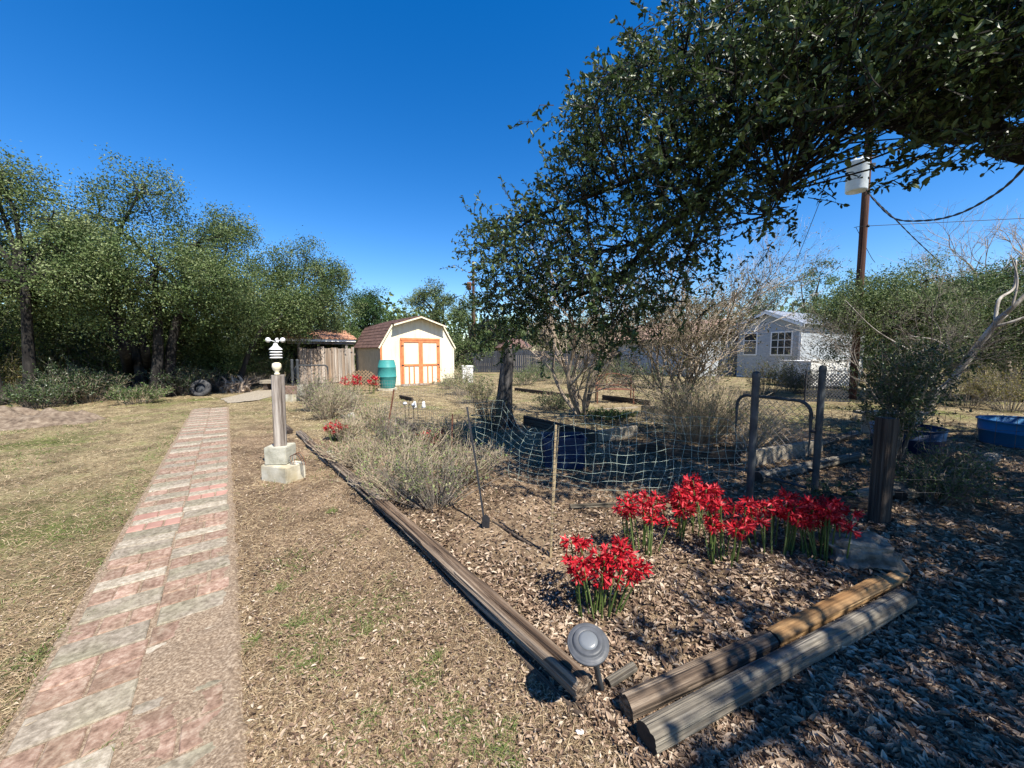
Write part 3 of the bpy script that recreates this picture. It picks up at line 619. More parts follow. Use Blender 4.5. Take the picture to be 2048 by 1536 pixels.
# white low wall / panelled trailer side behind the lattice
wt = thing('white_trailer', 'low white box trailer standing behind the dark diamond lattice', 'trailer', (A(1618,790,15.2).x, 15.2, 0), 0)
for i in range(4): part_box('side_panel', (i*.5, i*.5+.49, 0, .03, .12, 1.12), 'white', wt)
part_box('body', (0, 1.99, .035, 1.9, .12, 1.1), 'white', wt); part_box('top_rail', (-.02, 2.01, -.02, .03, 1.125, 1.17), 'white', wt)
for x in (.35, 1.3):
    V, Fs = profile_lathe([(0,-.06),(.16,-.06),(.17,-.03),(.17,.03),(.16,.06),(0,.06)], 16); obj('wheel', mesh_np('wheel', V, Fs), M['rubber'], wt, (x, .25, .17), (math.pi/2,0,0))
# --- dark board fence far behind
bf = thing('board_fence', 'dark blue-grey board fence running across the back of the garden', 'fence', (-3.3, 27, 0), 0)
bmx = mesh_np('board', *box(.004, .142, 0, .02, .03, 1.52)); bmx.materials.append(M['darkfence'])
for i in range(82):
    obj('board', bmx, None, bf, (i*.15, random.uniform(-.01,.01), random.uniform(-.03,.0)))
for z in (.35, 1.2): part_box('rail', (0, 12.3, .03, .07, z, z+.09), 'darkfence', bf)

# ================================================================= garden things
# --- timbers
def log_mesh(L, w, h, seed, sup=3.2, rough=.006, nl=60, k=30, taper=0.0, bow=0.0, step=None):
    xs = np.linspace(0, L, nl); V = []
    for i, x in enumerate(xs):
        f = 1-taper*x/L
        for j in range(k):
            a = 2*math.pi*(j+.5)/k; c, s = math.cos(a), math.sin(a)
            rr = (abs(c)**sup+abs(s)**sup)**(-1/sup)
            nz_ = mnoise.noise(Vector((x*1.2+seed*7, c*2.2, s*2.2)))*rough*1.6+mnoise.noise(Vector((x*5+seed, c*9, s*9)))*rough*.7
            if mnoise.noise(Vector((x*.8+seed*3, c*3.4+5, s*3.4))) > .28: nz_ -= rough*1.3
            nz_ -= max(0, mnoise.noise(Vector((x*.55+seed*5, c*7+9, s*7)))-.12)*rough*4.5
            y, z = c*rr*(w/2*f+nz_), s*rr*(h/2*f+nz_)
            if step and x > step[0]: z = min(z, h/2*step[1]) ; y = y if y < 0 else y*step[2]
            V.append((x, y+bow*math.sin(math.pi*x/L), z+h/2))
    V = np.array(V); Fq = []
    for i in range(nl-1):
        for j in range(k): Fq.append((i*k+j, (i+1)*k+j, (i+1)*k+(j+1) % k, i*k+(j+1) % k))
    return V, [np.array(Fq)]
def timber(name, label, p0, p1, w, h, mat, seed, group, cat='timber', **kw):
    p0, p1 = Vector(p0), Vector(p1); d = p1-p0; L = d.length
    t = thing(name, label, cat, p0, 0, group)
    t.rotation_euler = (0, -math.asin(d.z/L), math.atan2(d.y, d.x))
    V, Fs = log_mesh(L, w, h, seed, **kw); k = 30
    obj('beam', mesh_np('beam', V, Fs, smooth=False), M[mat], t)
    nl = len(V)//k
    for e, ring in ((0, V[:k]), (nl-1, V[-k:])):
        c = ring.mean(0)+np.array([(-.004 if e == 0 else .004), 0, 0]); vv = np.vstack([c, ring])
        f = np.array([(0, 1+(j+1) % k, 1+j) if e == 0 else (0, 1+j, 1+(j+1) % k) for j in range(k)])
        obj('end_grain', mesh_np('end_grain', vv, [f]), M['endgrain' if mat != 'timber' else 'timber'], t)
    return t
g0 = 'timbers edging the garden bed'
def ws(s, w, z=.0): return SW(s, w, z)
timber('landscape_timber', 'long cracked brown timber ending at the corner by the solar lamp', ws(1.04,1.155,.03), ws(3.55,1.10,.03), .105, .09, 'timber', 1, g0, rough=.008)
timber('landscape_timber', 'split end of timber half covered by dry shrub twigs', ws(3.58,1.11,.02), ws(5.35,1.05,.0), .10, .08, 'timber', 2, g0, rough=.009)
timber('landscape_timber', 'rotten dark timber section beside the concrete blocks', ws(5.38,1.04,.01), ws(6.75,1.0,.0), .11, .08, 'timber', 3, g0, rough=.014)
timber('landscape_timber', 'short decayed timber with pale split end behind the weather post', ws(6.78,1.0,.0), ws(7.75,.98,.0), .11, .085, 'timber', 4, g0, rough=.012)
timber('landscape_timber', 'farthest low timber of the left bed edge, beyond a gap', ws(7.95,.86,.0), ws(9.2,.82,.0), .11, .075, 'timber_dark', 5, g0, rough=.01)
# lower courses under the long one
timber('landscape_timber', 'dark lower timber lying under the long cracked timber', ws(1.0,1.125,-.055), ws(3.6,1.07,-.06), .10, .07, 'timber_dark', 6, g0)
# right hand timbers
p0, p1 = G(1262,1442), G(1835,1175)
pb0, pb1 = G(1292,1500), G(1808,1212)
timber('round_timber', 'round grey weathered timber in front, with ribbed cut end', pb0+Vector((0,0,.0)), pb1, .108, .098, 'timber_grey', 11, 'timbers at the right bed corner', sup=2.2, rough=.003)
q0 = G(1250,1436); q1 = G(1796,1176)
md_ = q0.lerp(q1, .42)
timber('split_timber', 'dark rounded near half of the broken timber behind the round one', q0+Vector((0,0,.005)), md_, .09, .092, 'timber', 12, 'timbers at the right bed corner', sup=2.3, rough=.004)
timber('split_timber', 'freshly split yellow half of the broken timber below the limestone rock', md_+Vector((.02,.012,.01)), q1+Vector((.03,.02,.05)), .085, .075, 'timber_new', 13, 'timbers at the right bed corner', sup=3.2, rough=.003, step=(1.05,.25,.6))
timber('wood_offcut', 'short grey peg of wood behind the timber corner', G(1210,1382,0)+Vector((0.02,.02,.0)), G(1262,1352,0)+Vector((0.02,0.01,.02)), .042, .04, 'timber_grey', 14, None, 'offcut', sup=2.2, rough=.001, nl=8)
st = thing('tree_stick', 'thin bare stick lying across the leaf litter', 'stick', G(1060,1090), 0)
tube_obj('stick', [Vector(p)-G(1060,1090) for p in (G(1065,1092,.01), G(1030,1070,.02), G(985,1042,.015))], [.010,.011,.006], M['timber_dark'], st, 6)
# bed border boards in the middle of the garden
def board(name, label, a, b, h, th, mat, group='boards edging the inner beds', cat='board'):
    a, b = Vector(a), Vector(b); d = b-a; t = thing(name, label, cat, a, math.atan2(d.y, d.x), group)
    V, Fs = box(0, d.length, -th/2, th/2, -.02, h); n = 6
    bm = bmesh.new(); vs = [bm.verts.new(tuple(v)) for v in V]; [bm.faces.new([vs[i] for i in f]) for f in Fs[0]]
    bmesh.ops.bevel(bm, geom=list(bm.edges), offset=.006, segments=1, affect='EDGES'); me = bpy.data.meshes.new('plank'); bm.to_mesh(me); bm.free()
    obj('plank', me, M[mat], t); return t
board('edging_board', 'short dark edging board in the sunny grass left of the leaning post', G(794,846), G(832,868), .13, .05, 'timber_dark')
board('edging_board', 'brown edging board in front of the crape myrtle', G(1048,850), G(1192,886), .20, .05, 'timber_dark')
board('edging_board', 'pale sunlit edging board behind the wire mesh', G(1194,884), G(1272,872), .19, .06, 'slab_p')
board('edging_board', 'long dark edging board behind the right half of the mesh', G(1275,905), G(1480,925), .16, .06, 'timber_dark')
board('edging_board', 'long board behind the sunny patch left of the crape myrtle', G(1030,782), G(1160,798), .13, .06, 'timber_dark')
board('edging_board', 'dark board edging beneath the rusty bench', G(1205,800), G(1300,812), .16, .06, 'timber_dark')
board('edging_board', 'stub of grey board beside the big twiggy shrub', G(1282,826), G(1330,828), .18, .07, 'timber_grey')
board('edging_board', 'small dark board in front of the shed doors', G(800,797), G(825,803), .12, .05, 'timber_dark')
board('edging_board', 'short board half buried behind the lone red lily clump', G(682,838), G(715,848), .10, .05, 'timber_grey')
board('concrete_kerb', 'pale concrete bed kerb seen through the gate', G(1505,930), G(1640,905), .20, .07, 'slab_p', cat='kerb')
board('edging_board', 'pale low plank lying beyond the crape myrtle', G(1190,822), G(1275,817), .05, .06, 'slab_p')
gR = 'old logs lying at the right'
timber('fallen_log', 'grey log lying behind the gate', G(1515,965), G(1720,920), .13, .12, 'timber_grey', 31, gR, 'log', sup=2.2)
timber('fallen_log', 'dark log beyond the gate near the lattice', G(1600,905), G(1712,872), .12, .10, 'timber_grey', 32, gR, 'log', sup=2.2)
timber('fallen_log', 'pale bleached log in the right bed border, nearest the round post', G(1700,1010), G(1850,975), .15, .13, 'timber_grey', 33, gR, 'log', sup=2.2)
timber('fallen_log', 'pale bleached log end pointing to the blue tub', G(1860,985), G(1985,925), .15, .14, 'timber_grey', 34, gR, 'log', sup=2.2)
timber('fallen_log', 'second bleached log just in front of the first pair', G(1800,1002), G(1930,968), .13, .11, 'timber_grey', 35, gR, 'log', sup=2.2)
timber('fallen_log', 'flat dark log at the foot of the big wooden post', G(1665,1012), G(1745,1018), .16, .10, 'timber_dark', 36, gR, 'log', sup=2.4)
timber('fallen_log', 'thin pale pole lying along the bottom of the mesh', G(1140,1018), G(1320,1010), .05, .045, 'timber_grey', 37, gR, 'log', sup=2.1, nl=14)

# --- limestone rock
def rock(name, label, p, sx, sy, sz, seed, mat='rock', rz=0, sub=4, group=None, cat='rock'):
    bm = bmesh.new(); bmesh.ops.create_icosphere(bm, subdivisions=sub, radius=1)
    for v in bm.verts:
        c = v.co.copy(); 
        for i in range(3): c[i] = math.copysign(abs(c[i])**.55, c[i])
        n1 = mnoise.noise(c*1.1+Vector((seed,0,0)))*.30+mnoise.noise(c*3+Vector((0,seed,0)))*.12+mnoise.noise(c*8+Vector((0,seed,0)))*.06
        n1 += .07*math.sin(c.z*9+mnoise.noise(c*2)*2)
        v.co = c*(.88+n1)
    for v in bm.verts: v.co = Vector((v.co.x*sx, v.co.y*sy, v.co.z*sz))
    me = bpy.data.meshes.new('rock'); bm.to_mesh(me); bm.free()
    o = obj(name, me, M[mat], None, (p[0], p[1], p[2]+sz*.72), (0, 0, rz)); tag(o, label, cat, group); return o
rk = rock('limestone_rock', 'large rough limestone rock at the end of the split timber', G(1745,1140)+Vector((0,.10,.0)), .22, .13, .115, 3, rz=-.25)
rock('garden_stone', 'pale green stone half hidden in the dry shrubs', G(712,925), .09, .06, .06, 8, 'concrete', sub=3, group='small garden stones')
rock('garden_stone', 'small pale stone beside the rotten timber', G(668,920), .06, .05, .035, 9, 'concrete', sub=3, group='small garden stones')
rock('garden_stone', 'flat grey stone inside the bed past the blocks', G(660,908), .05, .05, .03, 10, 'concrete_g', sub=3, group='small garden stones')
rock('garden_stone', 'round grey stone near the short board behind the lilies', G(703,838), .08, .08, .09, 11, 'concrete_g', sub=3, group='small garden stones')
rock('white_pebble', 'small white scrap of stone below the timber corner', G(1160,1466), .018, .01, .006, 12, 'white', sub=2, cat='pebble')

# --- solar lamp
lb = G(1207,1372); lt_ = thing('solar_lamp', 'round grey solar path lamp leaning beside the timber corner', 'lamp', lb, 0)
head = Vector((.300,1.425,.345))-lb; axis = head.normalized()
rotq = Vector((0,0,1)).rotation_difference(Vector((axis.x*.35+.02, axis.y*.35-.22, 1)).normalized()).to_euler()
tube_obj('stake', [(0,0,-.05), head*.5, head*.93], .0125, M['galv'], lt_, 10)
def lathe_part(name, prof, mat, parent, loc, rot, k=40, smooth=True):
    V, Fs = profile_lathe(prof, k); o = obj(name, mesh_np(name, V, Fs, smooth=smooth), M[mat], parent, loc, rot); return o
hp = head
lathe_part('lens', [(0,-.055),(.026,-.055),(.033,-.03),(.040,.0),(0,.001)], 'amber', lt_, hp, rotq)
lathe_part('collar', [(.0,-.075),(.02,-.074),(.03,-.056),(.027,-.045),(0,-.045)], 'darkmetal', lt_, hp, rotq)
lathe_part('cap', [(0,-.004),(.074,-.006),(.080,.0),(.0815,.010),(.078,.014),(.0775,.0135),(.075,.0165),(.061,.019),(.0595,.0185),(.058,.027),(.054,.030),(.038,.031),(.0375,.0305)], 'lamp', lt_, hp, rotq, 56)
lathe_part('solar_window', [(.0372,.0304),(.0350,.034),(.026,.037),(.012,.038),(.0,.0385)], 'lampglass', lt_, hp, rotq, 40)

# --- weather station post
pc = (G(548,955)+G(605,955))*.5; bz = thing('concrete_block', 'larger pale concrete block at the bottom of the weather post', 'block', (-2.69, 4.43, 0), math.radians(-18), 'concrete blocks under the weather post')
def chip_box(name, b, mat, parent, bev=.008, seed=0):
    V, Fs = box(*b); bm = bmesh.new(); vs = [bm.verts.new(tuple(v)) for v in V]; [bm.faces.new([vs[i] for i in f]) for f in Fs[0]]
    bmesh.ops.bevel(bm, geom=list(bm.edges), offset=bev, segments=2, affect='EDGES'); bmesh.ops.recalc_face_normals(bm, faces=bm.faces)
    for v in bm.verts: v.co += mnoise.noise_vector(v.co*9+Vector((seed,0,0)))*.006
    me = bpy.data.meshes.new(name); bm.to_mesh(me); bm.free(); return obj(name, me, M[mat], parent)
chip_box('body', (-.19,.19,-.135,.135,-.03,.185), 'concrete', bz, .008, 1)
b2 = thing('concrete_block', 'smaller grey concrete block stacked under the weather post', 'block', (-2.745, 4.475, .185), math.radians(4), 'concrete blocks under the weather post')
chip_box('body', (-.122,.122,-.12,.12,.001,.205), 'concrete_g', b2, .008, 2)
wpp = thing('weather_post', 'grey cracked square post with white wind vane ornament', 'post', (-2.745, 4.475, .39), math.radians(28))
V, Fs = log_mesh(.83, .135, .135, 21, 10, .003, 24, 20); V = V[:, [2,1,0]]; V[:, 0] -= .0625; V[:, 0] += V[:, 2]*.015
V, Fs = np.array(V), [Fs[0][:, ::-1]]; Vc = np.vstack([V, V[-20:].mean(0)]); n0 = len(V)
obj('shaft', mesh_np('shaft', Vc, [Fs[0], np.array([(n0, n0-20+j, n0-20+(j+1) % 20) for j in range(20)])]), M['post'], wpp)
ws_ = thing('wind_gauge', 'white spinning cup wind gauge ornament on top of the grey post', 'ornament', (-2.735, 4.475, 1.222), .1)
lathe_part('jug', [(0,0),(.03,.0),(.028,.02),(.02,.035),(.04,.06),(.05,.095),(.045,.13),(.03,.145),(0,.147)], 'cream', ws_, (0,0,0), (0,0,0), 20)
lathe_part('spindle', [(.006,.14),(.006,.40)], 'darkmetal', ws_, (0,0,0), (0,0,0), 8)
for z in (.195, .228, .26): lathe_part('louvre', [(.02,z+.012),(.062,z),(.066,z+.004),(.06,z+.013),(.02,z+.02)], 'white', ws_, (0,0,0), (0,0,0), 24)
lathe_part('roof_cone', [(.068,.292),(.07,.298),(.03,.335),(.014,.37),(.0,.372)], 'white', ws_, (0,0,0), (0,0,0), 24)
for k, (a, f) in enumerate(((3.3, 0), (.25, 1), (1.7, 0))):
    c = Vector((math.cos(a)*.075, math.sin(a)*.075, .405)); tube_obj('arm', [(0,0,.385), c*.8+Vector((0,0,.08))], .004, M['white'], ws_, 6)
    lathe_part('cup', [(.0,-.026),(.014,-.024),(.024,-.012),(.029,.004),(.027,.004),(.0,-.018)], 'white', ws_, c, (math.pi/2, 0, a+(math.pi if f else 0)), 16)
# bent rods resting on the block
rd = thing('bent_rods', 'bundle of bent rusty rods resting on the lower concrete block', 'rods', (-2.56, 4.37, .185), 0)
for k in range(4):
    pts = smooth_pts([(.0+.015*k,.0,.004), (-.04+.02*k,.03,.08+.01*k), (.03+.02*k,.05,.105+.008*k), (.10+.015*k,.02,.05), (.135+.012*k,-.01,.0)], 14)
    tube_obj('rod', pts, .0035, M['rust' if k % 2 else 'darkmetal'], rd, 5)

# --- chain link gates and pipes
def chain(u0, u1, z0, z1, cell, P, top=None, side='both'):
    """diamond wire between P(u,z)->xyz"""
    segs = []
    c = cell
    n = int((u1-u0+z1-z0)/c)+1
    for i in range(n+1):
        for sgn in (1, -1):
            pts = []
            a = (u0+i*c-(z1-z0), z0) if sgn == 1 else (u0+i*c, z0)
            b = (a[0]+(z1-z0), z1) if sgn == 1 else (a[0]-(z1-z0), z1)
            (ax_, az_), (bx_, bz_) = a, b
            def clip(px_, pz_, qx, qz):
                t0, t1 = 0, 1; dx = qx-px_
                for s2, lim in ((1, u1), (-1, -u0)):
                    v0, dv = s2*px_, s2*dx
                    if dv == 0:
                        if v0 > lim: return None
                    else:
                        t = (lim-v0)/dv
                        if dv > 0: t1 = min(t1, t)
                        else: t0 = max(t0, t)
                if t0 >= t1-1e-4: return None
                return (px_+dx*t0, pz_+(qz-pz_)*t0), (px_+dx*t1, pz_+(qz-pz_)*t1)
            r_ = clip(ax_, az_, bx_, bz_)
            if r_: segs.append([P(*r_[0]), P((r_[0][0]+r_[1][0])/2, (r_[0][1]+r_[1][1])/2), P(*r_[1])])
    return np.array(segs, float)
def gate(name, label, hinge, free, H, z0, mat, group, r=.021, cell=.085, gatewire='wire', mr=.0022):
    hinge, free = Vector(hinge), Vector(free); d = free-hinge; L = d.length; t = thing(name, label, 'gate', hinge, math.atan2(d.y, d.x), group)
    c = .13; fr = [(0,z0),(0,H-c),(c*.3,H-c*.3),(c,H),(L-c,H),(L-c*.3,H-c*.3),(L,H-c),(L,z0)]
    pts = [(0,0,z0),(0,0,z0+.3),(0,0,H-c*1.3)]+[(c*(1-math.cos(a)),0,H-c+c*math.sin(a)) for a in np.linspace(0.1,1.5,6)]+[(L/2,0,H)]+[(L-c+c*math.sin(a),0,H-c+c*math.cos(a)) for a in np.linspace(.1,1.5,6)]+[(L,0,H-c*1.3),(L,0,z0+.3),(L,0,z0)]
    tube_obj('gate_frame', pts, r, M[mat], t, 10); tube_obj('bottom_rail', [(0,0,z0),(L,0,z0)], r*.9, M[mat], t, 8)
    V, Fs = tubes(chain(.02, L-.02, z0, H-.02, cell, lambda u, z: (u, .004*math.sin(z*70), z)), mr, 4, False)
    obj('chain_mesh', mesh_np('chain_mesh', V, Fs), M[gatewire], t, kind='stuff'); 
    for z in (z0+.2, H-.3): tube_obj('hinge', [(-.05,0,z),(.0,0,z)], .016, M['darkmetal'], t, 6)
    return t
def pipe_post(name, label, p, H, r, mat, group, cap=True):
    t = thing(name, label, 'post', p, 0, group); tube_obj('pipe', [(0,0,-.1),(0,0,H*.5),(0,0,H)], r, M[mat], t, 14)
    lathe_part('post_cap', [(r*1.12,H-.035),(r*1.12,H),(r*.9,H+.022),(0,H+.03)], mat, t, (0,0,0), (0,0,0), 14); return t
gp1 = A(1498,1020,3.62); gp2 = A(1627,1010,3.86)
zt = lambda x, y, Y: A(x, y, Y).z
pipe_post('gate_post', 'dark galvanised latch post behind the middle of the red lilies', (gp1.x, 3.62, 0), zt(1498,742,3.62)-.03, .033, 'galv', 'pipe posts of the near gate')
pipe_post('gate_post', 'taller galvanised hinge post right of the near gate', (gp2.x, 3.86, 0), zt(1627,730,3.86)-.03, .031, 'galv', 'pipe posts of the near gate')
gate('garden_gate', 'open round-cornered chain link gate between the two near posts', (A(1611,1000,3.9).x, 3.9, 0), (A(1467,950,4.62).x, 4.62, 0), .98, .08, 'galv', 'chain link gates', r=.017)
gpA = A(597,775,14.4); gpB = A(586,775,14.9)
pipe_post('gate_post', 'light grey pipe post left of the far gate', (gpB.x, 14.9, 0), zt(586,720,14.9), .05, 'galv', 'pipe posts of the far gate')
pipe_post('gate_post', 'light grey pipe post at the latch of the far gate', (gpA.x, 14.4, 0), zt(597,720,14.4), .05, 'galv', 'pipe posts of the far gate')
gate('garden_gate', 'far grey chain link gate in front of the board shelter', (A(592,775,14.6).x, 14.6, 0), (A(657,775,15.0).x, 15.0, 0), zt(600,731,14.6), .12, 'galv', 'chain link gates', r=.028, cell=.12, mr=.004)
# wooden post right
wp_ = thing('wooden_post', 'thick dark square wooden post standing in the oak shade', 'post', (A(1757,1045,3.26).x, 3.26, 0), .1)
V, Fs = log_mesh(.93, .115, .115, 22, 14, .002, 20, 20); V = V[:, [2,1,0]]; V[:, 0] -= .0575; n0 = len(V); Vc = np.vstack([V, V[-20:].mean(0)])
obj('shaft', mesh_np('shaft', Vc, [Fs[0][:, ::-1], np.array([(n0, n0-20+j, n0-20+(j+1) % 20) for j in range(20)])]), M['timber_upright'], wp_)
# leaning steel post and stakes
b0 = G(972,1056); tp = A(934,814,3.45)
lp = thing('leaning_post', 'thin black steel fence post leaning left with spade plate at its foot', 'post', b0, 0)
d_ = tp-b0; sd = Vector((1,0,0))
V, Fs = tubes(np.array([[(0,0,-.05), tuple(d_*.5), tuple(d_)]]), .011, 4, True, rot=.78); obj('stake', mesh_np('stake', V, Fs), M['darkmetal'], lp)
V, Fs = extrude_poly([(-.03,-.03),(.03,-.03),(.034,.09),(0,.13),(-.034,.09)], 'y', -.014, -.010); obj('spade_plate', mesh_np('spade_plate', V, Fs), M['darkmetal'], lp)
def stake(label, base, top, r, mat, Y2=None, group='fence stakes in the bed', clips=0):
    t = thing('fence_stake', label, 'stake', base, 0, group); d = top-base
    V, Fs = tubes(np.array([[(0,0,-.05), tuple(d*.5), tuple(d)]]), r, 4, True, rot=.78); obj('stake', mesh_np('stake', V, Fs), M[mat], t)
    if clips:
        sg = np.array([[(d*f+Vector((-r*1.6,-r*1.3,0))).to_tuple(), (d*f+Vector((0,-r*1.7,0))).to_tuple(), (d*f+Vector((r*1.6,-r*1.3,0))).to_tuple()] for f in np.linspace(.1,.97,clips)])
        V, Fs = tubes(sg, .0018, 4); obj('notches', mesh_np('notches', V, Fs), M['darkmetal'], t, kind='stuff')
    return t
stake('tan notched steel stake carrying the green mesh, nearest the camera', G(1101,1114), A(1112,850,2.74), .010, 'stake', clips=22)
stake('rusty leaning stake in the dry shrubs in front of the barrel', G(772,880), A(788,779,6.35), .016, 'rust')
stake('thin brown stake beside the dark red lily clump', G(903,925), A(905,828,5.2), .012, 'rust')
stake('second thin stake inside the mesh near the tan one', G(1106,1015), A(1118,850,3.75), .008, 'stake')

# --- green wire mesh, sagging
def curve_u(keys, u):
    xs = [k[0] for k in keys]; return np.array([np.interp(u, xs, [k[i] for k in keys]) for i in range(1, len(keys[0]))])
topk = [(0, 950,806,4.9),(.1, 1003,803,4.85),(.16,1030,835,4.7),(.21,1060,866,4.55),(.27,1090,862,4.35),(.31,1110,840,4.15),(.42,1180,831,4.1),(.6,1275,827,4.15),(.8,1380,833,4.2),(.92,1450,842,4.3),(1,1478,846,4.4)]
botk = [(0, 948,905,4.98),(.08,975,936,4.75),(.2,1035,964,4.35),(.31,1103,990,4.05),(.45,1180,1003,3.88),(.6,1260,1008,3.8),(.75,1345,1000,3.86),(.9,1440,975,4.0),(1,1486,962,4.15)]
nu, nv = 30, 9; Gd = np.zeros((nu*3+1, nv*3+1, 3))
for i in range(nu*3+1):
    u = i/(nu*3); T = curve_u(topk, u); B = curve_u(botk, u); tw = Vector(A(*T)); bw = Vector(A(*B)); bw.z = max(bw.z, .01)
    for j in range(nv*3+1):
        v = j/(nv*3); p = bw.lerp(tw, v)
        p += Vector((.035*math.sin(v*3.14)*math.sin(u*17+1.5)+.012*math.sin(u*60+v*9), .10*math.sin(v*3.14)*math.sin(u*9+.5)-.10*math.sin(v*3.14), .02*math.sin(u*23+v*6)*v))
        p += mnoise.noise_vector(p*4)*.022
        Gd[i, j] = p
fc = thing('wire_mesh_fence', 'sagging green welded wire mesh fence in front of the shaded bed', 'fence', (0.8, 4.2, 0), 0)
Gd -= np.array([.8, 4.2, 0])
Vv, Fv = tubes(Gd[::3], .0014, 4, False); Vh, Fh = tubes(np.transpose(Gd, (1,0,2))[::3], .0014, 4, False)
V, Fs, _ = join([(Vv, Fv), (Vh, Fh)]); obj('wire_grid', mesh_np('wire_grid', V, Fs), M['greenwire'], fc, kind='stuff')
pts = np.array([A(x,y,Y)-Vector((.8,4.2,0)) for x,y,Y in ((1028,835,4.68),(1040,858,4.6),(1058,870,4.5),(1075,866,4.5),(1070,856,4.48),(1058,862,4.45),(1085,868,4.35))]); tube_obj('tie_wire', smooth_pts(pts, 30), .002, M['greenwire'], fc, 4)
# fine wire fence on the right and far left
def wirefence(name, label, pts, H, nv_, cu, r, mat, group='fine wire fences', wob=.01):
    P = smooth_pts(pts, max(3, int(sum((Vector(a)-Vector(b)).length for a, b in zip(pts[:-1], pts[1:]))/cu)+1)); o0 = P[0].copy(); o0[2] = 0
    t = thing(name, label, 'fence', tuple(o0), 0, group)
    vert = np.stack([P-o0, P-o0+np.array([.01,.01,H*.5]), P-o0+np.array([0,0,H])], 1)
    hor = np.stack([P-o0+np.array([0,0,H*j/nv_]) for j in range(nv_+1)], 0); hor[:, :, 2] += wob*np.sin(np.arange(len(P))*.7)[None]
    V, Fs, _ = join([tubes(vert, r, 3, False), tubes(hor, r, 3, False)]); obj('wire_grid', mesh_np('wire_grid', V, Fs), M[mat], t, kind='stuff'); return t
wirefence('wire_fence', 'fine wire fence from the gate post to the right past the wooden post', [G(1630,1008),G(1757,1030),G(1900,1042),G(2140,1060)], .95, 8, .1, .0016, 'darkmetal')
wirefence('wire_fence', 'fine pale wire fence curving through the sunny bed below the shed', [G(905,915),G(850,880),G(778,872),G(720,850),G(690,830),G(660,812)], .62, 6, .1, .0022, 'wire')
wirefence('wire_fence', 'fine far wire fence behind the solar globes', [G(945,830),G(900,800),G(830,792),G(760,792)], .5, 5, .14, .003, 'wire')
wirefence('wire_fence', 'far chain link fence along the bright weeds at right', [G(1900,800),G(2140,812)], 1.05, 7, .14, .003, 'wire')

# --- red lilies
def bloom_mesh(seed):
    r = np.random.default_rng(seed); sets = []
    nf = r.integers(4, 6)
    for f in range(nf):
        az = f*6.283/nf+r.uniform(-.3,.3); el = r.uniform(-.55,.45); ax_ = np.array([math.cos(az)*math.cos(el), math.sin(az)*math.cos(el), math.sin(el)])
        sd_ = unit(np.cross(ax_, [0,0,1.])); up_ = np.cross(sd_, ax_); c0 = ax_*.012; tl = .032
        for p in range(6):
            a = p*6.283/6+r.uniform(-.1,.1); rad = math.cos(a)*sd_+math.sin(a)*up_; w_ = np.cross(rad, ax_)*.0062
            P0 = c0; P1 = c0+ax_*tl+rad*.009; P2 = c0+ax_*(tl+.022)+rad*.026; P3 = c0+ax_*(tl+.024+r.uniform(-.014,.012))+rad*r.uniform(.038,.055)
            V = np.array([P0, P1-w_, P1+w_, P2-w_*1.05, P2+w_*1.05, P3]); sets.append((V, [np.array([[0,2,1],[3,4,5]]), np.array([[1,2,4,3]])], np.full(6, np.clip(r.normal(.5,.25),0,1))))
    V, Fs, v = join(sets); me = mesh_np('bloom', V, Fs, v); me.materials.append(M['petal']); return me
blooms = [bloom_mesh(i) for i in range(7)]
def stem_mesh(seed):
    r = random.Random(seed); b = r.uniform(-.05,.05), r.uniform(-.05,.05)
    V, Fs = tubes(np.array([[(0,0,-.02),(b[0]*.3,b[1]*.3,.35),(b[0]*.7,b[1]*.7,.7),(b[0],b[1],1.0)]]), np.array([[.0052,.005,.0045,.004]]), 6)
    me = mesh_np('stem', V, Fs, np.full(len(V), r.random())); me.materials.append(M['stem']); return me, b
stems = [stem_mesh(i) for i in range(6)]
def lily_clump(label, p, n, R, H, seed, group='clumps of red lilies', sc_=1.0, spread=1.35):
    r = random.Random(seed); t = thing('red_lily_clump', label, 'flowers', p, 0, group)
    for i in range(n):
        a = r.random()*6.283; q = math.sqrt(r.random())*R; h = H*r.uniform(.62,1.12)*sc_; me, b = stems[r.randrange(6)]
        x, y = q*math.cos(a), q*math.sin(a)*.8; lx, ly = x*(spread-1)/h+r.uniform(-.05,.05), y*(spread-1)/h+r.uniform(-.05,.05)
        s = obj('stem', me, None, t, (x, y, 0), (-ly, lx, 0)); s.scale = (1,1,h)
        tipx, tipy = x+(b[0]+lx*h), y+(b[1]+ly*h)
        o = obj('bloom', blooms[r.randrange(7)], None, t, (tipx, tipy, h*.985), (r.uniform(-.3,.3), r.uniform(-.3,.3), r.random()*6.28)); k = r.uniform(.75,1.0)*sc_; o.scale = (k,k,k)
    return t
lily_clump('nearest red lily clump beside the solar lamp', G(1200,1235)+Vector((0,.06,0)), 27, .14, .33, 1, spread=1.6)
lily_clump('red lily clump left in the back row of lilies', G(1280,1098), 17, .14, .36, 2)
lily_clump('red lily clump below the bottom edge of the mesh, behind the left one', G(1375,1085)+Vector((0,.12,0)), 15, .14, .36, 3)
lily_clump('tall red lily clump right in front of the gate latch post', G(1440,1122), 18, .12, .38, 4)
lily_clump('red lily clump just right of the gate latch post', G(1540,1100), 17, .15, .36, 5)
lily_clump('red lily clump in front of the hinge post', G(1612,1100), 16, .13, .38, 6)
lily_clump('rightmost red lily clump against the limestone rock', G(1655,1122), 19, .13, .38, 7)
lily_clump('red lilies mostly shaded at the bottom right edge of the mesh', G(1420,1060)+Vector((0,.10,0)), 14, .13, .36, 17)
lily_clump('lone red lily clump in the dry grass beyond the timbers', G(676,880), 20, .14, .26, 8)
lily_clump('dark red lily clump behind the dry shrubs left of the mesh', G(868,905), 20, .17, .28, 9)
lily_clump('row of red lilies in front of the brown lattice, left end', G(703,786), 12, .28, .36, 10, sc_=1.5)
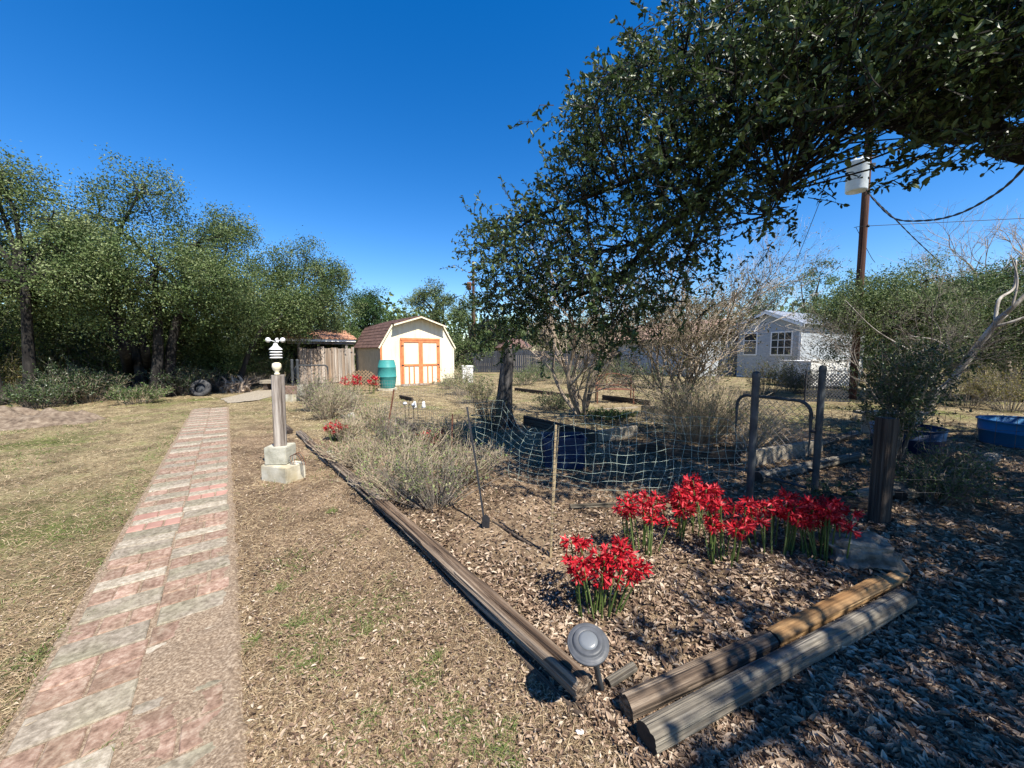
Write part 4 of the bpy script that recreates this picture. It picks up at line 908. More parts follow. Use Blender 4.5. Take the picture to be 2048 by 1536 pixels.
lily_clump('row of red lilies in front of the brown lattice, right end by the barrel', G(735,788), 14, .30, .38, 11, sc_=1.5)

# --- barrel, lattice, solar globes, bench, tubs
bp_ = G(775,780); br = thing('teal_barrel', 'large teal barrel standing before the left side of the shed', 'barrel', bp_, 0)
prf = [(0,0),(.27,0),(.285,.04),(.325,.22),(.345,.42),(.352,.43),(.352,.45),(.345,.46),(.35,.60),(.335,.78),(.342,.79),(.342,.81),(.333,.82),(.30,1.0),(.275,1.05),(.265,1.05),(.262,1.02),(0,1.02)]
lathe_part('body', prf, 'teal', br, (0,0,.08), (0,0,0), 32)
lathe_part('hoop', [(.354,.431),(.36,.44),(.354,.449)], 'teal', br, (0,0,.08), (0,0,0), 32); lathe_part('rim', [(.277,1.04),(.284,1.05),(.284,1.07),(.27,1.075),(.262,1.05)], 'teal', br, (0,0,.08), (0,0,0), 32)
chip_box('base_slab', (-.3,.3,-.3,.3,-.03,.078), 'concrete', br)
def lattice(label, p, rz, L, H, sp, wdt, mat, z0=.05, arch=0.0, group='lattice panels', n_lim=999):
    t = thing('lattice_panel', label, 'lattice', p, rz, group)
    for layer, sg in ((0, 1), (1, -1)):
        c = -H
        while c < L:
            # slat line: u = c + v (sg=1)  or u = c+H - v ; v in 0..H
            pts = []
            for v in np.linspace(0, H, 25):
                u = c+v if sg == 1 else c+H-v
                top = H-arch*(1-math.sin(math.pi*min(max(u/L,0),1)))
                if 0 <= u <= L and v <= top: pts.append((u, v))
            if len(pts) >= 2:
                (u0, v0), (u1, v1) = pts[0], pts[-1]; Ls = math.hypot(u1-u0, v1-v0)
                V, Fs = box(0, Ls, -.006, .006, -wdt/2, wdt/2); obj('slat', mesh_np('slat', V, Fs), M[mat], t, (u0, layer*.013, z0+v0), (0, -math.atan2(v1-v0, u1-u0), 0))
            c += sp
    return t
lpz = A(686,770,14.2); lattice('brown arched lattice panel behind the row of red lilies', (lpz.x, 14.2, 0), .1, 1.35, .72, .125, .03, 'lattice', .1, .3)
lz = A(1612,806,11.3); la = lattice('dark diamond lattice fence panel left of the utility pole', (lz.x, 11.3, 0), 0.02, 1.28, .78, .105, .022, 'latticedark', .04)
part_box('top_rail', (-.02,1.3,-.02,.03,.90,.93), 'latticedark', la); part_box('frame_post', (-.05,-.021,-.02,.03,0,.93), 'latticedark', la)
part_box('bottom_rail', (-.02,1.3,-.02,.03,.0,.035), 'latticedark', la)
def globe(label, x, y, Y, hook=False):
    p = G(x, y); t = thing('solar_globe', label, 'garden light', p, 0, 'garden lights in the sunny bed'); h = .38
    tube_obj('stem', [(0,0,-.03),(0,0,h)], .007, M['darkmetal'], t, 6); lathe_part('bowl', [(0,h),(.03,h+.015),(.045,h+.04),(.0,h+.041)], 'darkmetal', t, (0,0,0), (0,0,0), 16)
    lathe_part('globe', [(.044,h+.041),(.038,h+.065),(.02,h+.08),(0,h+.083)], 'white', t, (0,0,0), (0,0,0), 16)
globe('left small solar globe stake in the sunny bed', 811, 848, 7.7); globe('right small solar globe stake in the sunny bed', 828, 852, 7.4)
for k, (x, y) in enumerate(((818, 838), (836, 838))):
    p = G(x, y); t = thing('bell_hook', ('left', 'right')[k]+' curved hook holding a white bell flower light', 'garden light', p, 0, 'bell flower lights')
    tube_obj('hook', smooth_pts([(0,0,-.03),(0,0,.3),(.03,0,.42),(.09,0,.45),(.13,0,.40)], 14), .006, M['darkmetal'], t, 6)
    lathe_part('bell', [(.012,.40),(.03,.37),(.038,.30),(.055,.25),(.05,.25),(0,.36)], 'white', t, (.13,0,0), (0,0,0), 14)
bn = thing('garden_bench', 'rusty ornate metal garden bench beyond the crape myrtle', 'bench', G(1228,806), -.12)
for x in (-.5, .5):
    tube_obj('leg', [(x,-.25,0),(x,-.22,.4)], .02, M['rust'], bn, 6); tube_obj('leg', [(x,.22,0),(x,.2,.4),(x,.27,.8)], .02, M['rust'], bn, 6); tube_obj('armrest', smooth_pts([(x,.24,.6),(x,0,.63),(x,-.24,.58),(x,-.24,.4)], 8), .017, M['rust'], bn, 6)
for k in range(5): part_box('seat_slat', (-.52,.52,-.22+k*.09,-.15+k*.09,.40,.418), 'rust', bn)
tube_obj('back_top', smooth_pts([(-.5,.27,.74),(-.25,.28,.80),(0,.28,.84),(.25,.28,.80),(.5,.27,.74)], 14), .02, M['rust'], bn, 6); tube_obj('back_rail', [(-.5,.23,.5),(.5,.23,.5)], .015, M['rust'], bn, 6)
for k in range(9): 
    x = -.44+k*.11; tube_obj('back_scroll', smooth_pts([(x,.23,.5),(x+.05,.25,.6),(x-.04,.26,.68),(x+.02,.27,.79)], 10), .011, M['rust'], bn, 5)
def tub(label, p, r, h, mat, group='blue tubs', sq=False, rz=0):
    t = thing('plastic_tub', label, 'tub', p, rz, group)
    if sq:
        V = np.array([(-r*.9,-r*.6,0),(r*.9,-r*.6,0),(r*.9,r*.6,0),(-r*.9,r*.6,0),(-r,-r*.7,h),(r,-r*.7,h),(r,r*.7,h),(-r,r*.7,h),(-r*.96,-r*.66,h),(r*.96,-r*.66,h),(r*.96,r*.66,h),(-r*.96,r*.66,h),(-r*.86,-r*.56,.02),(r*.86,-r*.56,.02),(r*.86,r*.56,.02),(-r*.86,r*.56,.02)])
        Fq = [[3,2,1,0]]+[[i,(i+1)%4,4+(i+1)%4,4+i] for i in range(4)]+[[4+i,4+(i+1)%4,8+(i+1)%4,8+i] for i in range(4)]+[[8+i,8+(i+1)%4,12+(i+1)%4,12+i] for i in range(4)]+[[12,13,14,15]]
        obj('body', mesh_np('body', V, [np.array(Fq)]), M[mat], t)
        for z in (.35, .62): 
            for s_ in (-1,): part_box('rib', (-r*.93,r*.93,-r*.7,-r*.62,h*z,h*z+.015), mat, t)
        for (a,b,c,d) in ((-r*1.03,r*1.03,-r*.73,-r*.69),(-r*1.03,r*1.03,r*.69,r*.73),(-r*1.03,-r*.99,-r*.69,r*.69),(r*.99,r*1.03,-r*.69,r*.69)): part_box('rim', (a,b,c,d,h-.03,h+.003), mat, t)
    else:
        lathe_part('body', [(0,0),(r*.9,0),(r*.93,.03),(r*.97,h*.55),(r*.985,h*.56),(r*.985,h*.60),(r*.975,h*.61),(r,h*.97),(r*.96,h*.975),(r*.88,.03),(0,.025)], mat, t, (0,0,0), (0,0,0), 40)
        lathe_part('rim', [(r*.99,h*.95),(r*1.03,h*.96),(r*1.03,h),(r*.95,h*1.005),(r*.95,h*.97)], mat, t, (0,0,0), (0,0,0), 40)
    return t
tub('bright blue round stock tub at the right edge', G(2048,905)+Vector((.62,.35,0)), .60, .40, 'blue')
tub('dark blue square storage bin in the shade behind the mesh', G(1128,935)+Vector((0,.1,0)), .27, .40, 'bluedark', sq=True)
tub('dark blue tub behind the vine beside the slab bench', G(1838,905)+Vector((0,.2,0)), .42, .36, 'bluedark')
sbn = thing('slab_bench', 'pale slab bench on blocks behind the big wooden post', 'bench', G(1790,870)+Vector((0,.1,0)), 0)
part_box('slab', (-.55,.6,-.17,.17,.36,.41), 'slab_p', sbn); part_box('leg', (-.42,-.27,-.12,.12,0,.358), 'concrete_g', sbn); part_box('leg', (.3,.45,-.12,.12,0,.358), 'concrete_g', sbn)
# stone blocks by the far gate
sbk = thing('block_steps', 'stacked pale blocks and plank seat beside the far gate', 'blocks', G(600,803), -.2)
chip_box('block', (-.6,-.12,-.15,.15,-.02,.22), 'concrete', sbk); chip_box('block', (-.58,-.15,-.13,.13,.225,.45), 'brick', sbk); chip_box('block', (.0,.32,-.1,.16,.18,.5), 'concrete', sbk); chip_box('block', (.05,.2,-.02,.1,-.02,.178), 'timber_dark', sbk)
wb = thing('wooden_cart', 'low pale wooden bench beyond the end of the brick path', 'bench', A(545,780,14.6)*1.0-Vector((0,0,A(545,780,14.6).z)), 0)
part_box('seat', (-.35,.35,-.2,.2,.28,.40), 'slab_p', wb); part_box('leg', (-.25,-.1,-.15,.15,0,.28), 'timber_dark', wb); part_box('leg', (.1,.25,-.15,.15,0,.28), 'timber_dark', wb)
# charred stump with feeder
sp = G(1012,852); stp = thing('tree_stump', 'tall dark charred tree stump with jagged top', 'stump', sp, 0)
V = []; k = 18; zs = np.linspace(-.1, 1.53, 30)
for z in zs:
    for j in range(k):
        a = 6.283*j/k; rr = .155+.10*math.exp(-max(z,0)*5)-.02*z+.03*mnoise.noise(Vector((math.cos(a)*1.5, math.sin(a)*1.5, z*1.1)))+.02*mnoise.noise(Vector((math.cos(a)*4, math.sin(a)*4, z*2)))
        zz = z if z < 1.5 else z+.22*mnoise.noise(Vector((math.cos(a)*2+3, math.sin(a)*2, 0)))
        V.append((rr*math.cos(a)+.012*z-.03*math.sin(z*3), rr*math.sin(a)*.9, zz))
Fq = [(i*k+j, i*k+(j+1)%k, (i+1)*k+(j+1)%k, (i+1)*k+j) for i in range(29) for j in range(k)]; n0 = len(V); V.append((.02,0,1.45))
obj('trunk', mesh_np('trunk', V, [np.array(Fq), np.array([(n0, n0-k+j, n0-k+(j+1)%k) for j in range(k)])]), M['stump'], stp)
obj('spike', mesh_np('spike', *tubes(np.array([[(.01,0,1.42),(.02,0,1.62),(.012,0,1.76)]]), np.array([[.08,.045,.008]]), 7)), M['stump'], stp)
fd = thing('bird_feeder', 'small round topped feeder on a thin rod above the stump', 'feeder', (sp.x+.12, sp.y+.25, 0), 0)
tube_obj('rod', [(0,0,0),(0,0,1.85)], .012, M['darkmetal'], fd, 6); lathe_part('dish', [(.02,1.82),(.05,1.85),(.05,1.88),(.12,1.895),(.11,1.92),(.03,1.96),(0,1.965)], 'galv', fd, (0,0,0), (0,0,0), 20)
# white appliance-like bin by the shed
wbn = thing('white_bin', 'small white box standing right of the shed among shrubs', 'box', (A(935,760,18.5).x, 18.5, 0), .2); chip_box('body', (-.25,.25,-.25,.25,0,.75), 'white', wbn); part_box('lid', (-.27,.27,-.27,.27,.755,.80), 'white', wbn)
# root ball and tyre at the wood edge
rp = G(472,784); rt = thing('uprooted_stump', 'bleached uprooted tree root lying at the wood edge beyond the path', 'root', rp, 0)
r_ = random.Random(5); segs = []
for i in range(34):
    a = r_.uniform(-1.2, 1.2)+1.57; e = Vector((math.cos(a)*r_.uniform(.3,.75)+r_.uniform(-.1,.1), r_.uniform(-.35,.35), abs(math.sin(a))*r_.uniform(.25,.75)))
    b_ = Vector((r_.uniform(-.45,.45), r_.uniform(-.2,.2), 0)); mdp = b_.lerp(e, .5)+Vector((r_.uniform(-.12,.12), r_.uniform(-.1,.1), r_.uniform(0,.12))); segs.append(smooth_pts([b_, mdp, e], 7))
V, Fs = tubes(np.array(segs), np.linspace(.075,.015,7)[None]*np.array([[r_.uniform(.5,1.2)] for _ in segs]), 7); obj('roots', mesh_np('roots', V, Fs), M['root'], rt)
ty = thing('old_tyre', 'old grey tyre leaning in the shade left of the uprooted root', 'tyre', G(403,792)+Vector((0,0,.26)), 0)
V, Fs = profile_lathe([(.16,-.07),(.22,-.09),(.28,-.075),(.295,0),(.28,.075),(.22,.09),(.16,.07)], 28); obj('rubber', mesh_np('rubber', V, Fs, smooth=True), M['rubber'], ty, (0,0,0), (1.35,0,.2))
lathe_part('rim', [(.165,-.03),(.15,-.02),(.06,.0),(0,.0)], 'galv', ty, (0,0,0), (1.35,0,.2), 24)
# --- utility poles and wires
up = thing('utility_pole', 'brown wooden utility pole rising behind the lattice', 'utility pole', (10.62, 12.0, 0), 0)
tube_obj('pole', [(.06,0,-.2),(.03,0,3),(0,0,6),(-.06,0,9.6)], [.105,.10,.095,.085], M['pole'], up, 16)
PT = lambda x, y, Y=12.0: A(x, y, Y)-Vector((10.62, 12.0, 0))
part_box('crossarm', (-.08,.08,-.9,.9,8.9,9.02), 'pole', up); part_box('bracket', (-.05,.05,-.2,.0,6.9,7.0), 'galv', up)
xf = thing('transformer', 'pale grey cylindrical transformer mounted on the utility pole', 'transformer', (PT(1694,352).x+10.62-.02, 11.62, A(1694,383,11.6).z), 0)
hx = A(1694,322,11.6).z-A(1694,383,11.6).z
lathe_part('tank', [(0,0),(.24,0),(.255,.03),(.255,hx-.08),(.262,hx-.07),(.262,hx-.03),(.24,hx),(.1,hx+.05),(0,hx+.055)], 'xfmr', xf, (0,0,0), (0,0,0), 28)
for k, z in enumerate((.28, hx-.22)): part_box('mount_bracket', (-.06,.06,.24,.3,z-.04,z+.04), 'galv', xf)
for k, (x, y) in enumerate(((-.12,-.02),(.1,.02))): lathe_part('bushing', [(.04,hx+.02),(.05,hx+.05),(.03,hx+.07),(.045,hx+.1),(.028,hx+.12),(.04,hx+.15),(.0,hx+.2)], 'xfmr', xf, (x,y,0), (0,0,0), 12)
for k in range(3): lathe_part('terminal', [(.02,0),(.035,.02),(.02,.05),(0,.06)], 'darkmetal', xf, (.15+.03*k,-.2+.06*k,.3), (1.57,0,-.6), 10)
def cable(label, pts, r, mat='black', n=60, group='overhead cables', twist=0.0, cat='cable'):
    P = smooth_pts(pts, n); o0 = P[0].copy()
    V, Fs = tubes((P-o0)[None], r, 6); sets = [(V, Fs)]
    if twist:
        th = np.linspace(0, twist, n)[:, None]; off = np.concatenate([np.cos(th)*0, np.sin(th), np.cos(th)], 1)*r*1.3
        off *= .55; sets = [tubes((P-o0+off)[None], r*.9, 5), tubes((P-o0-off)[None], r*.9, 5)]
    V, Fs, _ = join(sets); o = obj('overhead_cable', mesh_np('cable', V, Fs), M[mat], None, tuple(o0)); tag(o, label, cat, group); return o
cable('thick twisted black service cable sagging up to the right edge', [A(1722,365,11.8),A(1750,402,11),A(1790,437,10),A(1850,441,8.6),A(1910,430,7.4),A(1975,398,6.4),A(2035,350,5.6),A(2100,260,5)], .014, twist=70, n=260)
cable('thin cable dropping from the transformer down to the right trees', [A(1722,370,11.8),A(1760,410,12.5),A(1790,438,13),A(1830,478,14.5),A(1880,525,16.5)], .013, twist=50, n=160)
cable('straight thin wire running right from the utility pole', [A(1708,455,11.9),A(1735,452,11.5),A(1900,444,10.5),A(2100,434,9.5)], .008)
cable('guy wire slanting down left from the pole top', [A(1690,290,11.9),A(1660,345,13),A(1635,415,14),A(1590,530,16)], .01)
cable('wire slanting up right from the pole top', [A(1704,330,11.9),A(1760,310,12),A(1830,290,12),A(1960,240,12)], .01)
cable('short guy wire right of the pole base slanting down', [A(1712,455,12),A(1740,510,12.5),A(1750,525,13)], .008)
ins = thing('wire_clamp', 'small dark wire clamp beside the utility pole', 'clamp', A(1736,452,11.5), 0); lathe_part('clamp', [(0,-.04),(.035,-.03),(.04,0),(.02,.04),(0,.045)], 'darkmetal', ins, (0,0,0), (0,0,0), 10)
fp = thing('utility_pole', 'distant thin utility pole right of the shed with small reddish box', 'utility pole', (A(947,600,38).x, 38, 0), 0)
tube_obj('pole', [(0,0,-.2),(0,0,5),(0,0,10.1)], [.17,.15,.12], M['pole'], fp, 10)
lathe_part('transformer_can', [(0,0),(.22,0),(.22,.7),(0,.75)], 'rust', fp, (-.4,-.1,7.4), (0,0,0), 14); part_box('crossarm', (-.5,.3,-.05,.05,9.0,9.1), 'pole', fp)
tube_obj('line', [(0,0,8.9),(-1.5,6,8.2),(-3,12,7.6)], .012, M['black'], fp, 4)

# ================================================================= big live oak overhead (foreground)
poly = [(1290,-40),(1300,60),(1262,95),(1222,95),(1150,130),(1165,170),(1085,200),(1130,255),(1095,330),(1060,385),(1010,385),(985,440),(945,485),(975,520),(955,560),(930,590),(950,640),(930,695),(1010,660),(1080,655),(1150,645),(1230,685),(1280,625),(1325,665),(1350,595),(1400,560),(1440,520),(1445,485),(1500,450),(1545,440),(1580,430),(1565,400),(1600,370),(1630,340),(1640,290),(1690,245),(1750,250),(1780,225),(1820,250),(1830,255),(1850,285),(1905,270),(1960,265),(2000,235),(2060,250),(2120,260),(2120,-40)]
poly = [(x+((68 if y < 150 else 44 if y < 330 else 28) if x < 1320 else 0)*(1 if y < 480 else .3), y+(8 if x < 1320 and y < 480 else 0)) for x, y in poly]
pxs, pys = np.array(poly, float).T
def inpoly(x, y):
    c = np.zeros(len(x), bool); j = len(pxs)-1
    for i in range(len(pxs)):
        cond = ((pys[i] > y) != (pys[j] > y)) & (x < (pxs[j]-pxs[i])*(y-pys[i])/(pys[j]-pys[i]+1e-9)+pxs[i]); c ^= cond; j = i
    return c
def Avec(x, y, Y):
    u = (x-1024)/F_PX; v = -(y-768)/F_PX; dy = math.cos(PITCH)+v*math.sin(PITCH); dz = -math.sin(PITCH)+v*math.cos(PITCH); t = Y/dy
    return np.stack([u*t, Y, EYE+dz*t], 1)
limb_defs = [
 ([(8.2,2.6,1.6),(6.6,2.9,2.9),A(2075,300,3.9),A(1985,262,3.9),A(1900,262,4.0),A(1760,235,4.1),A(1640,225,4.2),A(1540,255,4.3),A(1470,320,4.5),A(1390,400,4.6),A(1320,470,4.8),A(1240,545,5.0),A(1150,595,5.2)], .15, .018),
 ([A(1560,245,4.3),A(1480,255,4.4),A(1400,300,4.6),A(1310,340,4.8),A(1220,375,5.0),A(1100,420,5.3),A(1010,470,5.5)], .055, .012),
 ([A(1660,225,4.2),A(1560,150,4.3),A(1450,110,4.5),A(1340,110,4.7),A(1240,150,4.9)], .06, .012),
 ([A(1420,370,4.6),A(1400,440,4.6),A(1370,520,4.7),A(1340,600,4.8)], .03, .008),
 ([A(1320,470,4.8),A(1220,500,4.9),A(1120,520,5.1),A(1000,570,5.4)], .03, .008),
 ([A(1900,262,4.0),A(1830,160,3.8),A(1720,60,3.8),A(1600,-40,3.8)], .08, .02),
 ([A(1985,262,3.9),A(2000,120,3.5),A(1930,-20,3.3)], .07, .02),
 ([A(1640,225,4.2),A(1600,310,4.0),A(1560,380,3.9),A(1530,430,3.9)], .03, .007),
 ([A(1180,570,5.1),A(1080,600,5.3),A(980,640,5.5)], .018, .006),
 ([(8.2,2.6,2.0),(7.2,1.4,3.6),(5.8,.2,4.6),(4.0,-.8,4.9),(2.6,-1.4,4.8)], .16, .03),
 ([(8.2,2.6,2.0),(7.8,.5,3.4),(7.0,-1.6,4.4),(5.6,-3.0,4.8)], .13, .03),
 ([(5.8,.2,4.6),(4.9,1.4,4.9),(3.9,2.4,5.3),(2.9,3.2,5.6)], .07, .02),
 ([(8.2,2.6,1.5),(8.8,3.8,3.4),(8.2,5.2,4.8),(7,6.4,5.6)], .12, .03)]
oak = thing('live_oak', 'large overhanging live oak with dark leafy limbs filling the upper right of the view', 'tree', (8.4, 2.5, 0), 0); O0 = np.array([8.4, 2.5, 0])
tr_ = smooth_pts([(8.5,2.5,-.1),(8.35,2.5,.8),(8.2,2.6,2.1)], 9)
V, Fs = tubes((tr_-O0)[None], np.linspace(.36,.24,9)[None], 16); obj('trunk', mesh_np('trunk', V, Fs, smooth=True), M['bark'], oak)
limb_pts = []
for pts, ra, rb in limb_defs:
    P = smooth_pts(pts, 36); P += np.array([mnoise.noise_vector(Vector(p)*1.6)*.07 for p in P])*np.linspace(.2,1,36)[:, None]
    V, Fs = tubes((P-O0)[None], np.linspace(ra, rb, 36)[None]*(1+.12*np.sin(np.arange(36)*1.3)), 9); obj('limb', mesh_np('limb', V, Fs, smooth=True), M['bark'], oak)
    limb_pts.append(np.concatenate([P, np.linspace(ra, rb, 36)[:, None]], 1))
LP = np.concatenate(limb_pts)
# shoots inside the visible outline
def edge_clumps(n):
    x = rng.uniform(900, 2120, n); y = rng.uniform(-40, 720, n); k = inpoly(x, y); return x[k], y[k]
hx_, hy_ = edge_clumps(1350); Kc = len(hx_)
cn = frac_noise(hx_/150, hy_/150, 1.6, 4)
lowr = np.clip((hy_-(720-.55*(hx_-900)))/220, -1, 1)          # thinner towards the lower fringe
hole = (hx_ > 1650) & (hx_ < 1750) & (hy_ > 255); keep = ~hole & (rng.random(Kc)*1.0 < np.clip(1.0-.28*np.clip(lowr, 0, 1)+.3*cn, .2, 1)); hx_, hy_ = hx_[keep], hy_[keep]; Kc = len(hx_)
Yc = 5.5-(hx_-950)/1100*2.2+rng.normal(0, .55, Kc)-np.clip((250-hy_)/400, 0, .6); Yc = np.clip(Yc, 2.5, 6.8)
CC = Avec(hx_, hy_, Yc)
fringe = np.clip(lowr, 0, 1)
ns = 7
S0 = np.repeat(CC, ns, 0)+rng.normal(size=(Kc*ns, 3))*.17
# extra sprigs growing out along the upper left outline
ex = []
for i in range(len(poly)-1):
    (x0, y0), (x1, y1) = poly[i], poly[i+1]
    if x0 < 1320:
        L_ = math.hypot(x1-x0, y1-y0)
        for f in np.arange(0, 1, 14/max(L_, 15)): ex.append((x0+(x1-x0)*f+22, y0+(y1-y0)*f+ (14 if y0 < 500 else -12)))
ex = np.array(ex); EX = Avec(ex[:,0], ex[:,1], 5.5-(ex[:,0]-950)/1100*2.2+rng.normal(0,.35,len(ex)))
S0 = np.concatenate([S0, EX])
outd = np.tile(np.array([[-.55, .1, .35]]), (len(S0), 1)); outd[S0[:,2] < 2.9] = (-.25, 0, -.35); outd[S0[:,0] > 1.6] = (-.2, 0, .25)
# off-frame crown: overhead, right and behind, thinned where the photo shows sunlit ground
Q = 22000; ox = rng.uniform(.8, 12.5, Q); oy = rng.uniform(-5.5, 8.5, Q); oz = rng.uniform(3.2, 6.2, Q)
rr = np.sqrt(((ox-7.2)/5.6)**2+((oy-1.2)/6.3)**2); okc = (rr < 1) & (oz < 6.4-1.9*rr**2) & (oz > 3.0+.6*rr)
vv = (oz-EYE)/np.maximum(oy, .01); inframe = (oy > .3) & (ox/np.maximum(oy, .01) < 1.5) & (vv < 1.22) & (ox/np.maximum(oy,.01) > -1.4)
gx, gy = ox-.45*oz, oy+.536*oz
dark = np.where(gy < 1.6, gx > .62, np.where(gy < 2.15, gx > 1.0, np.where(gy < 2.9, gx > 1.75, np.where(gy < 3.9, gx > 1.75, gx > -.1))))
dens = np.where(dark, np.clip(.9+1.35*frac_noise(gx, gy, 3.2, 6), .07, 1), 0.0)
half = (gy > 1.5) & (gy < 2.6) & (gx > .55) & (gx < 2.0)
dens = np.where(half, np.maximum(dens*.6, np.clip(-.2+1.3*frac_noise(gx, gy, 5.2, 2), 0, .8)), dens)
dens = np.where((gy > 4.2), dens*.8, dens)
kk = okc & ~inframe & (rng.random(Q) < dens)
OF = np.stack([ox, oy, oz], 1)[kk]
def shoots(S, out, n_l, Ls, leafL, shape, m=4):
    n = len(S); d = unit(out+rng.normal(size=(n,3))*.75); ln = Ls*rng.uniform(.6, 1.3, n)[:, None]; E = S+d*ln
    side_ = rng.normal(size=(n,3))*.04; Pm = (S+E)/2+side_
    t = np.linspace(.12, 1, n_l)[None, :, None]
    P = (1-t)**2*S[:, None]+2*t*(1-t)*Pm[:, None]+t*t*E[:, None]
    P = P.reshape(-1, 3); dd = np.repeat(d, n_l, 0); ax_ = unit(dd*.55+rdir(len(P))*.9); Nn = rdir(len(P), .7)
    L = leafL*rng.uniform(.5, 1.3, len(P)); V, Fs = leaves(P, ax_, Nn, L, L*rng.uniform(.42,.58,len(P)), shape, .12)
    v = np.clip(np.repeat(rng.normal(.45,.2,n), n_l)+rng.normal(0,.18,len(P)), 0, 1)
    Pt = np.stack([S, Pm, E], 1); T = tubes(Pt, np.tile(np.array([[.0055,.004,.002]]), (n,1)), 3, False)
    return (V, Fs, np.repeat(v, 4 if shape == 4 else 6)), T
a1, t1 = shoots(S0-O0, outd, 17, .33, .058, 6)
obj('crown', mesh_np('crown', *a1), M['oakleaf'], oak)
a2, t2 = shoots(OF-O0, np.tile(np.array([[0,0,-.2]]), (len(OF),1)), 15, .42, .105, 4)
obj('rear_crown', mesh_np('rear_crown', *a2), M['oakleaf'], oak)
# branchlets: cluster centre -> nearest limb point
allc = np.concatenate([CC, OF[::5]])
dist = ((allc[:, None, :]-LP[None, :, :3])**2).sum(-1); ni = dist.argmin(1); nr = LP[ni]
md = (allc*.45+nr[:, :3]*.55)+rng.normal(size=allc.shape)*.10+np.array([0,0,.06]); md2 = (allc*.75+nr[:, :3]*.25)+rng.normal(size=allc.shape)*.07
ld = np.sqrt(dist.min(1)); r0 = np.clip(.006+.012*ld, .006, np.maximum(nr[:, 3]*.7, .007))
T3 = tubes(np.stack([nr[:, :3], md, md2, allc], 1)-O0, np.stack([r0, r0*.75, r0*.5, np.full(len(r0), .004)], 1), 5, False)
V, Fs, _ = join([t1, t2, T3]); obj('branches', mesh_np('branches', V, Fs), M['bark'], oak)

# ================================================================= trees at left
X_ = lambda px, Y: (px-1024)/F_PX*Y
gL = 'live oaks at the left wood edge'
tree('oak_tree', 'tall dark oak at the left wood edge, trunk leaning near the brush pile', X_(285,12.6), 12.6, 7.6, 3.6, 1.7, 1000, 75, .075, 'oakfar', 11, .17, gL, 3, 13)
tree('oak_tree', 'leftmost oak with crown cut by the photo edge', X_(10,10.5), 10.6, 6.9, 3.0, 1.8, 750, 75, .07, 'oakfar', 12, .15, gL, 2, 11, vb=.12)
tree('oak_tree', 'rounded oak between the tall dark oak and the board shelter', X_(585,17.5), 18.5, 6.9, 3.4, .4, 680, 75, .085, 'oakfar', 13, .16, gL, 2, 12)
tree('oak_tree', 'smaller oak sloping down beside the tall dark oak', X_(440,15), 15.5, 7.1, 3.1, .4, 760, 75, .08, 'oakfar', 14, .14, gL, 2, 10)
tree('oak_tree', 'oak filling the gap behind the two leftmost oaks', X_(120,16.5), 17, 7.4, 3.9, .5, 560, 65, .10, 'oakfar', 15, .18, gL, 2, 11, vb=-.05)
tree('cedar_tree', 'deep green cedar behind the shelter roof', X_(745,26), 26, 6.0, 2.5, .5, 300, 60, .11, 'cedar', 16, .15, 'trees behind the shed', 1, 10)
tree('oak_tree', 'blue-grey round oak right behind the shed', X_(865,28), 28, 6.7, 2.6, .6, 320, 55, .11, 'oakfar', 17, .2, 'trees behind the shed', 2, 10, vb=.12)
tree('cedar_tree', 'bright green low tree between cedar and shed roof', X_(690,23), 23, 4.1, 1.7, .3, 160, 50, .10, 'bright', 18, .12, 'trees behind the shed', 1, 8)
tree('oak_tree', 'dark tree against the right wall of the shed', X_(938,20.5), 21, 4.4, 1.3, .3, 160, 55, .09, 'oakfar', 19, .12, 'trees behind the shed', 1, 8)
gB = 'trees beyond the back fence'
for i, (px_, Y, H_, R_, m_, lb_) in enumerate(((1000,33,4.8,2.6,'oakfar','low grey-green tree behind the small hut roof'),(1090,36,5.0,2.8,'olive','olive tree beyond the back fence left of the myrtle'),(1170,34,5.2,3.0,'bright','light green tree beyond the fence behind the myrtle'),(1265,38,6.4,3.2,'olive','brownish tree behind the brown roof, left side'),
    (1370,36,6.6,3.2,'oakfar','green tree behind the brown roof, right side'),(1450,33,6.9,3.0,'olive','brown-green tree showing left of the white house roof'),(1535,30,7.0,3.0,'bright','green tree just above the white house gable'),(1620,27,8.0,3.2,'bright','tall sunny green tree left of the utility pole'),
    (1710,25,7.2,3.1,'bright','sunny green tree behind the utility pole'),(1800,23,6.4,2.9,'oakfar','green tree right of the utility pole'),(1900,22,6.2,2.9,'bright','light green tree right, below the straight wire'),(2010,21,6.4,3.0,'oakfar','dark round tree near the right edge'))):
    tree('background_tree', lb_, X_(px_,Y), Y, H_, R_, .3, 190, 45, .13, m_, 30+i, .14, gB, 1, 9)
gM = 'leafy trees right of the gate'
tree('shade_tree', 'dense dark green tree over the lattice and utility pole', X_(1765,11.2), 11.3, 3.9, 1.8, 2.0, 380, 60, .065, 'oakfar', 51, .06, gM, 1, 10, vb=.05)
tree('shade_tree', 'dense green tree right of the lattice behind the vine', X_(1850,12), 12.4, 4.5, 2.4, .9, 520, 60, .065, 'oakfar', 52, .12, gM, 2, 10, vb=.0)
tree('shade_tree', 'green tree behind the leaning pale trunk', X_(1985,12), 12.4, 4.2, 2.3, .8, 420, 60, .07, 'bright', 53, .12, gM, 1, 9)
tree('shade_tree', 'dark green tree at the far right edge above the blue tub', X_(2075,11), 11.2, 3.6, 1.9, 1.0, 300, 60, .065, 'oakfar', 54, .1, gM, 1, 9)
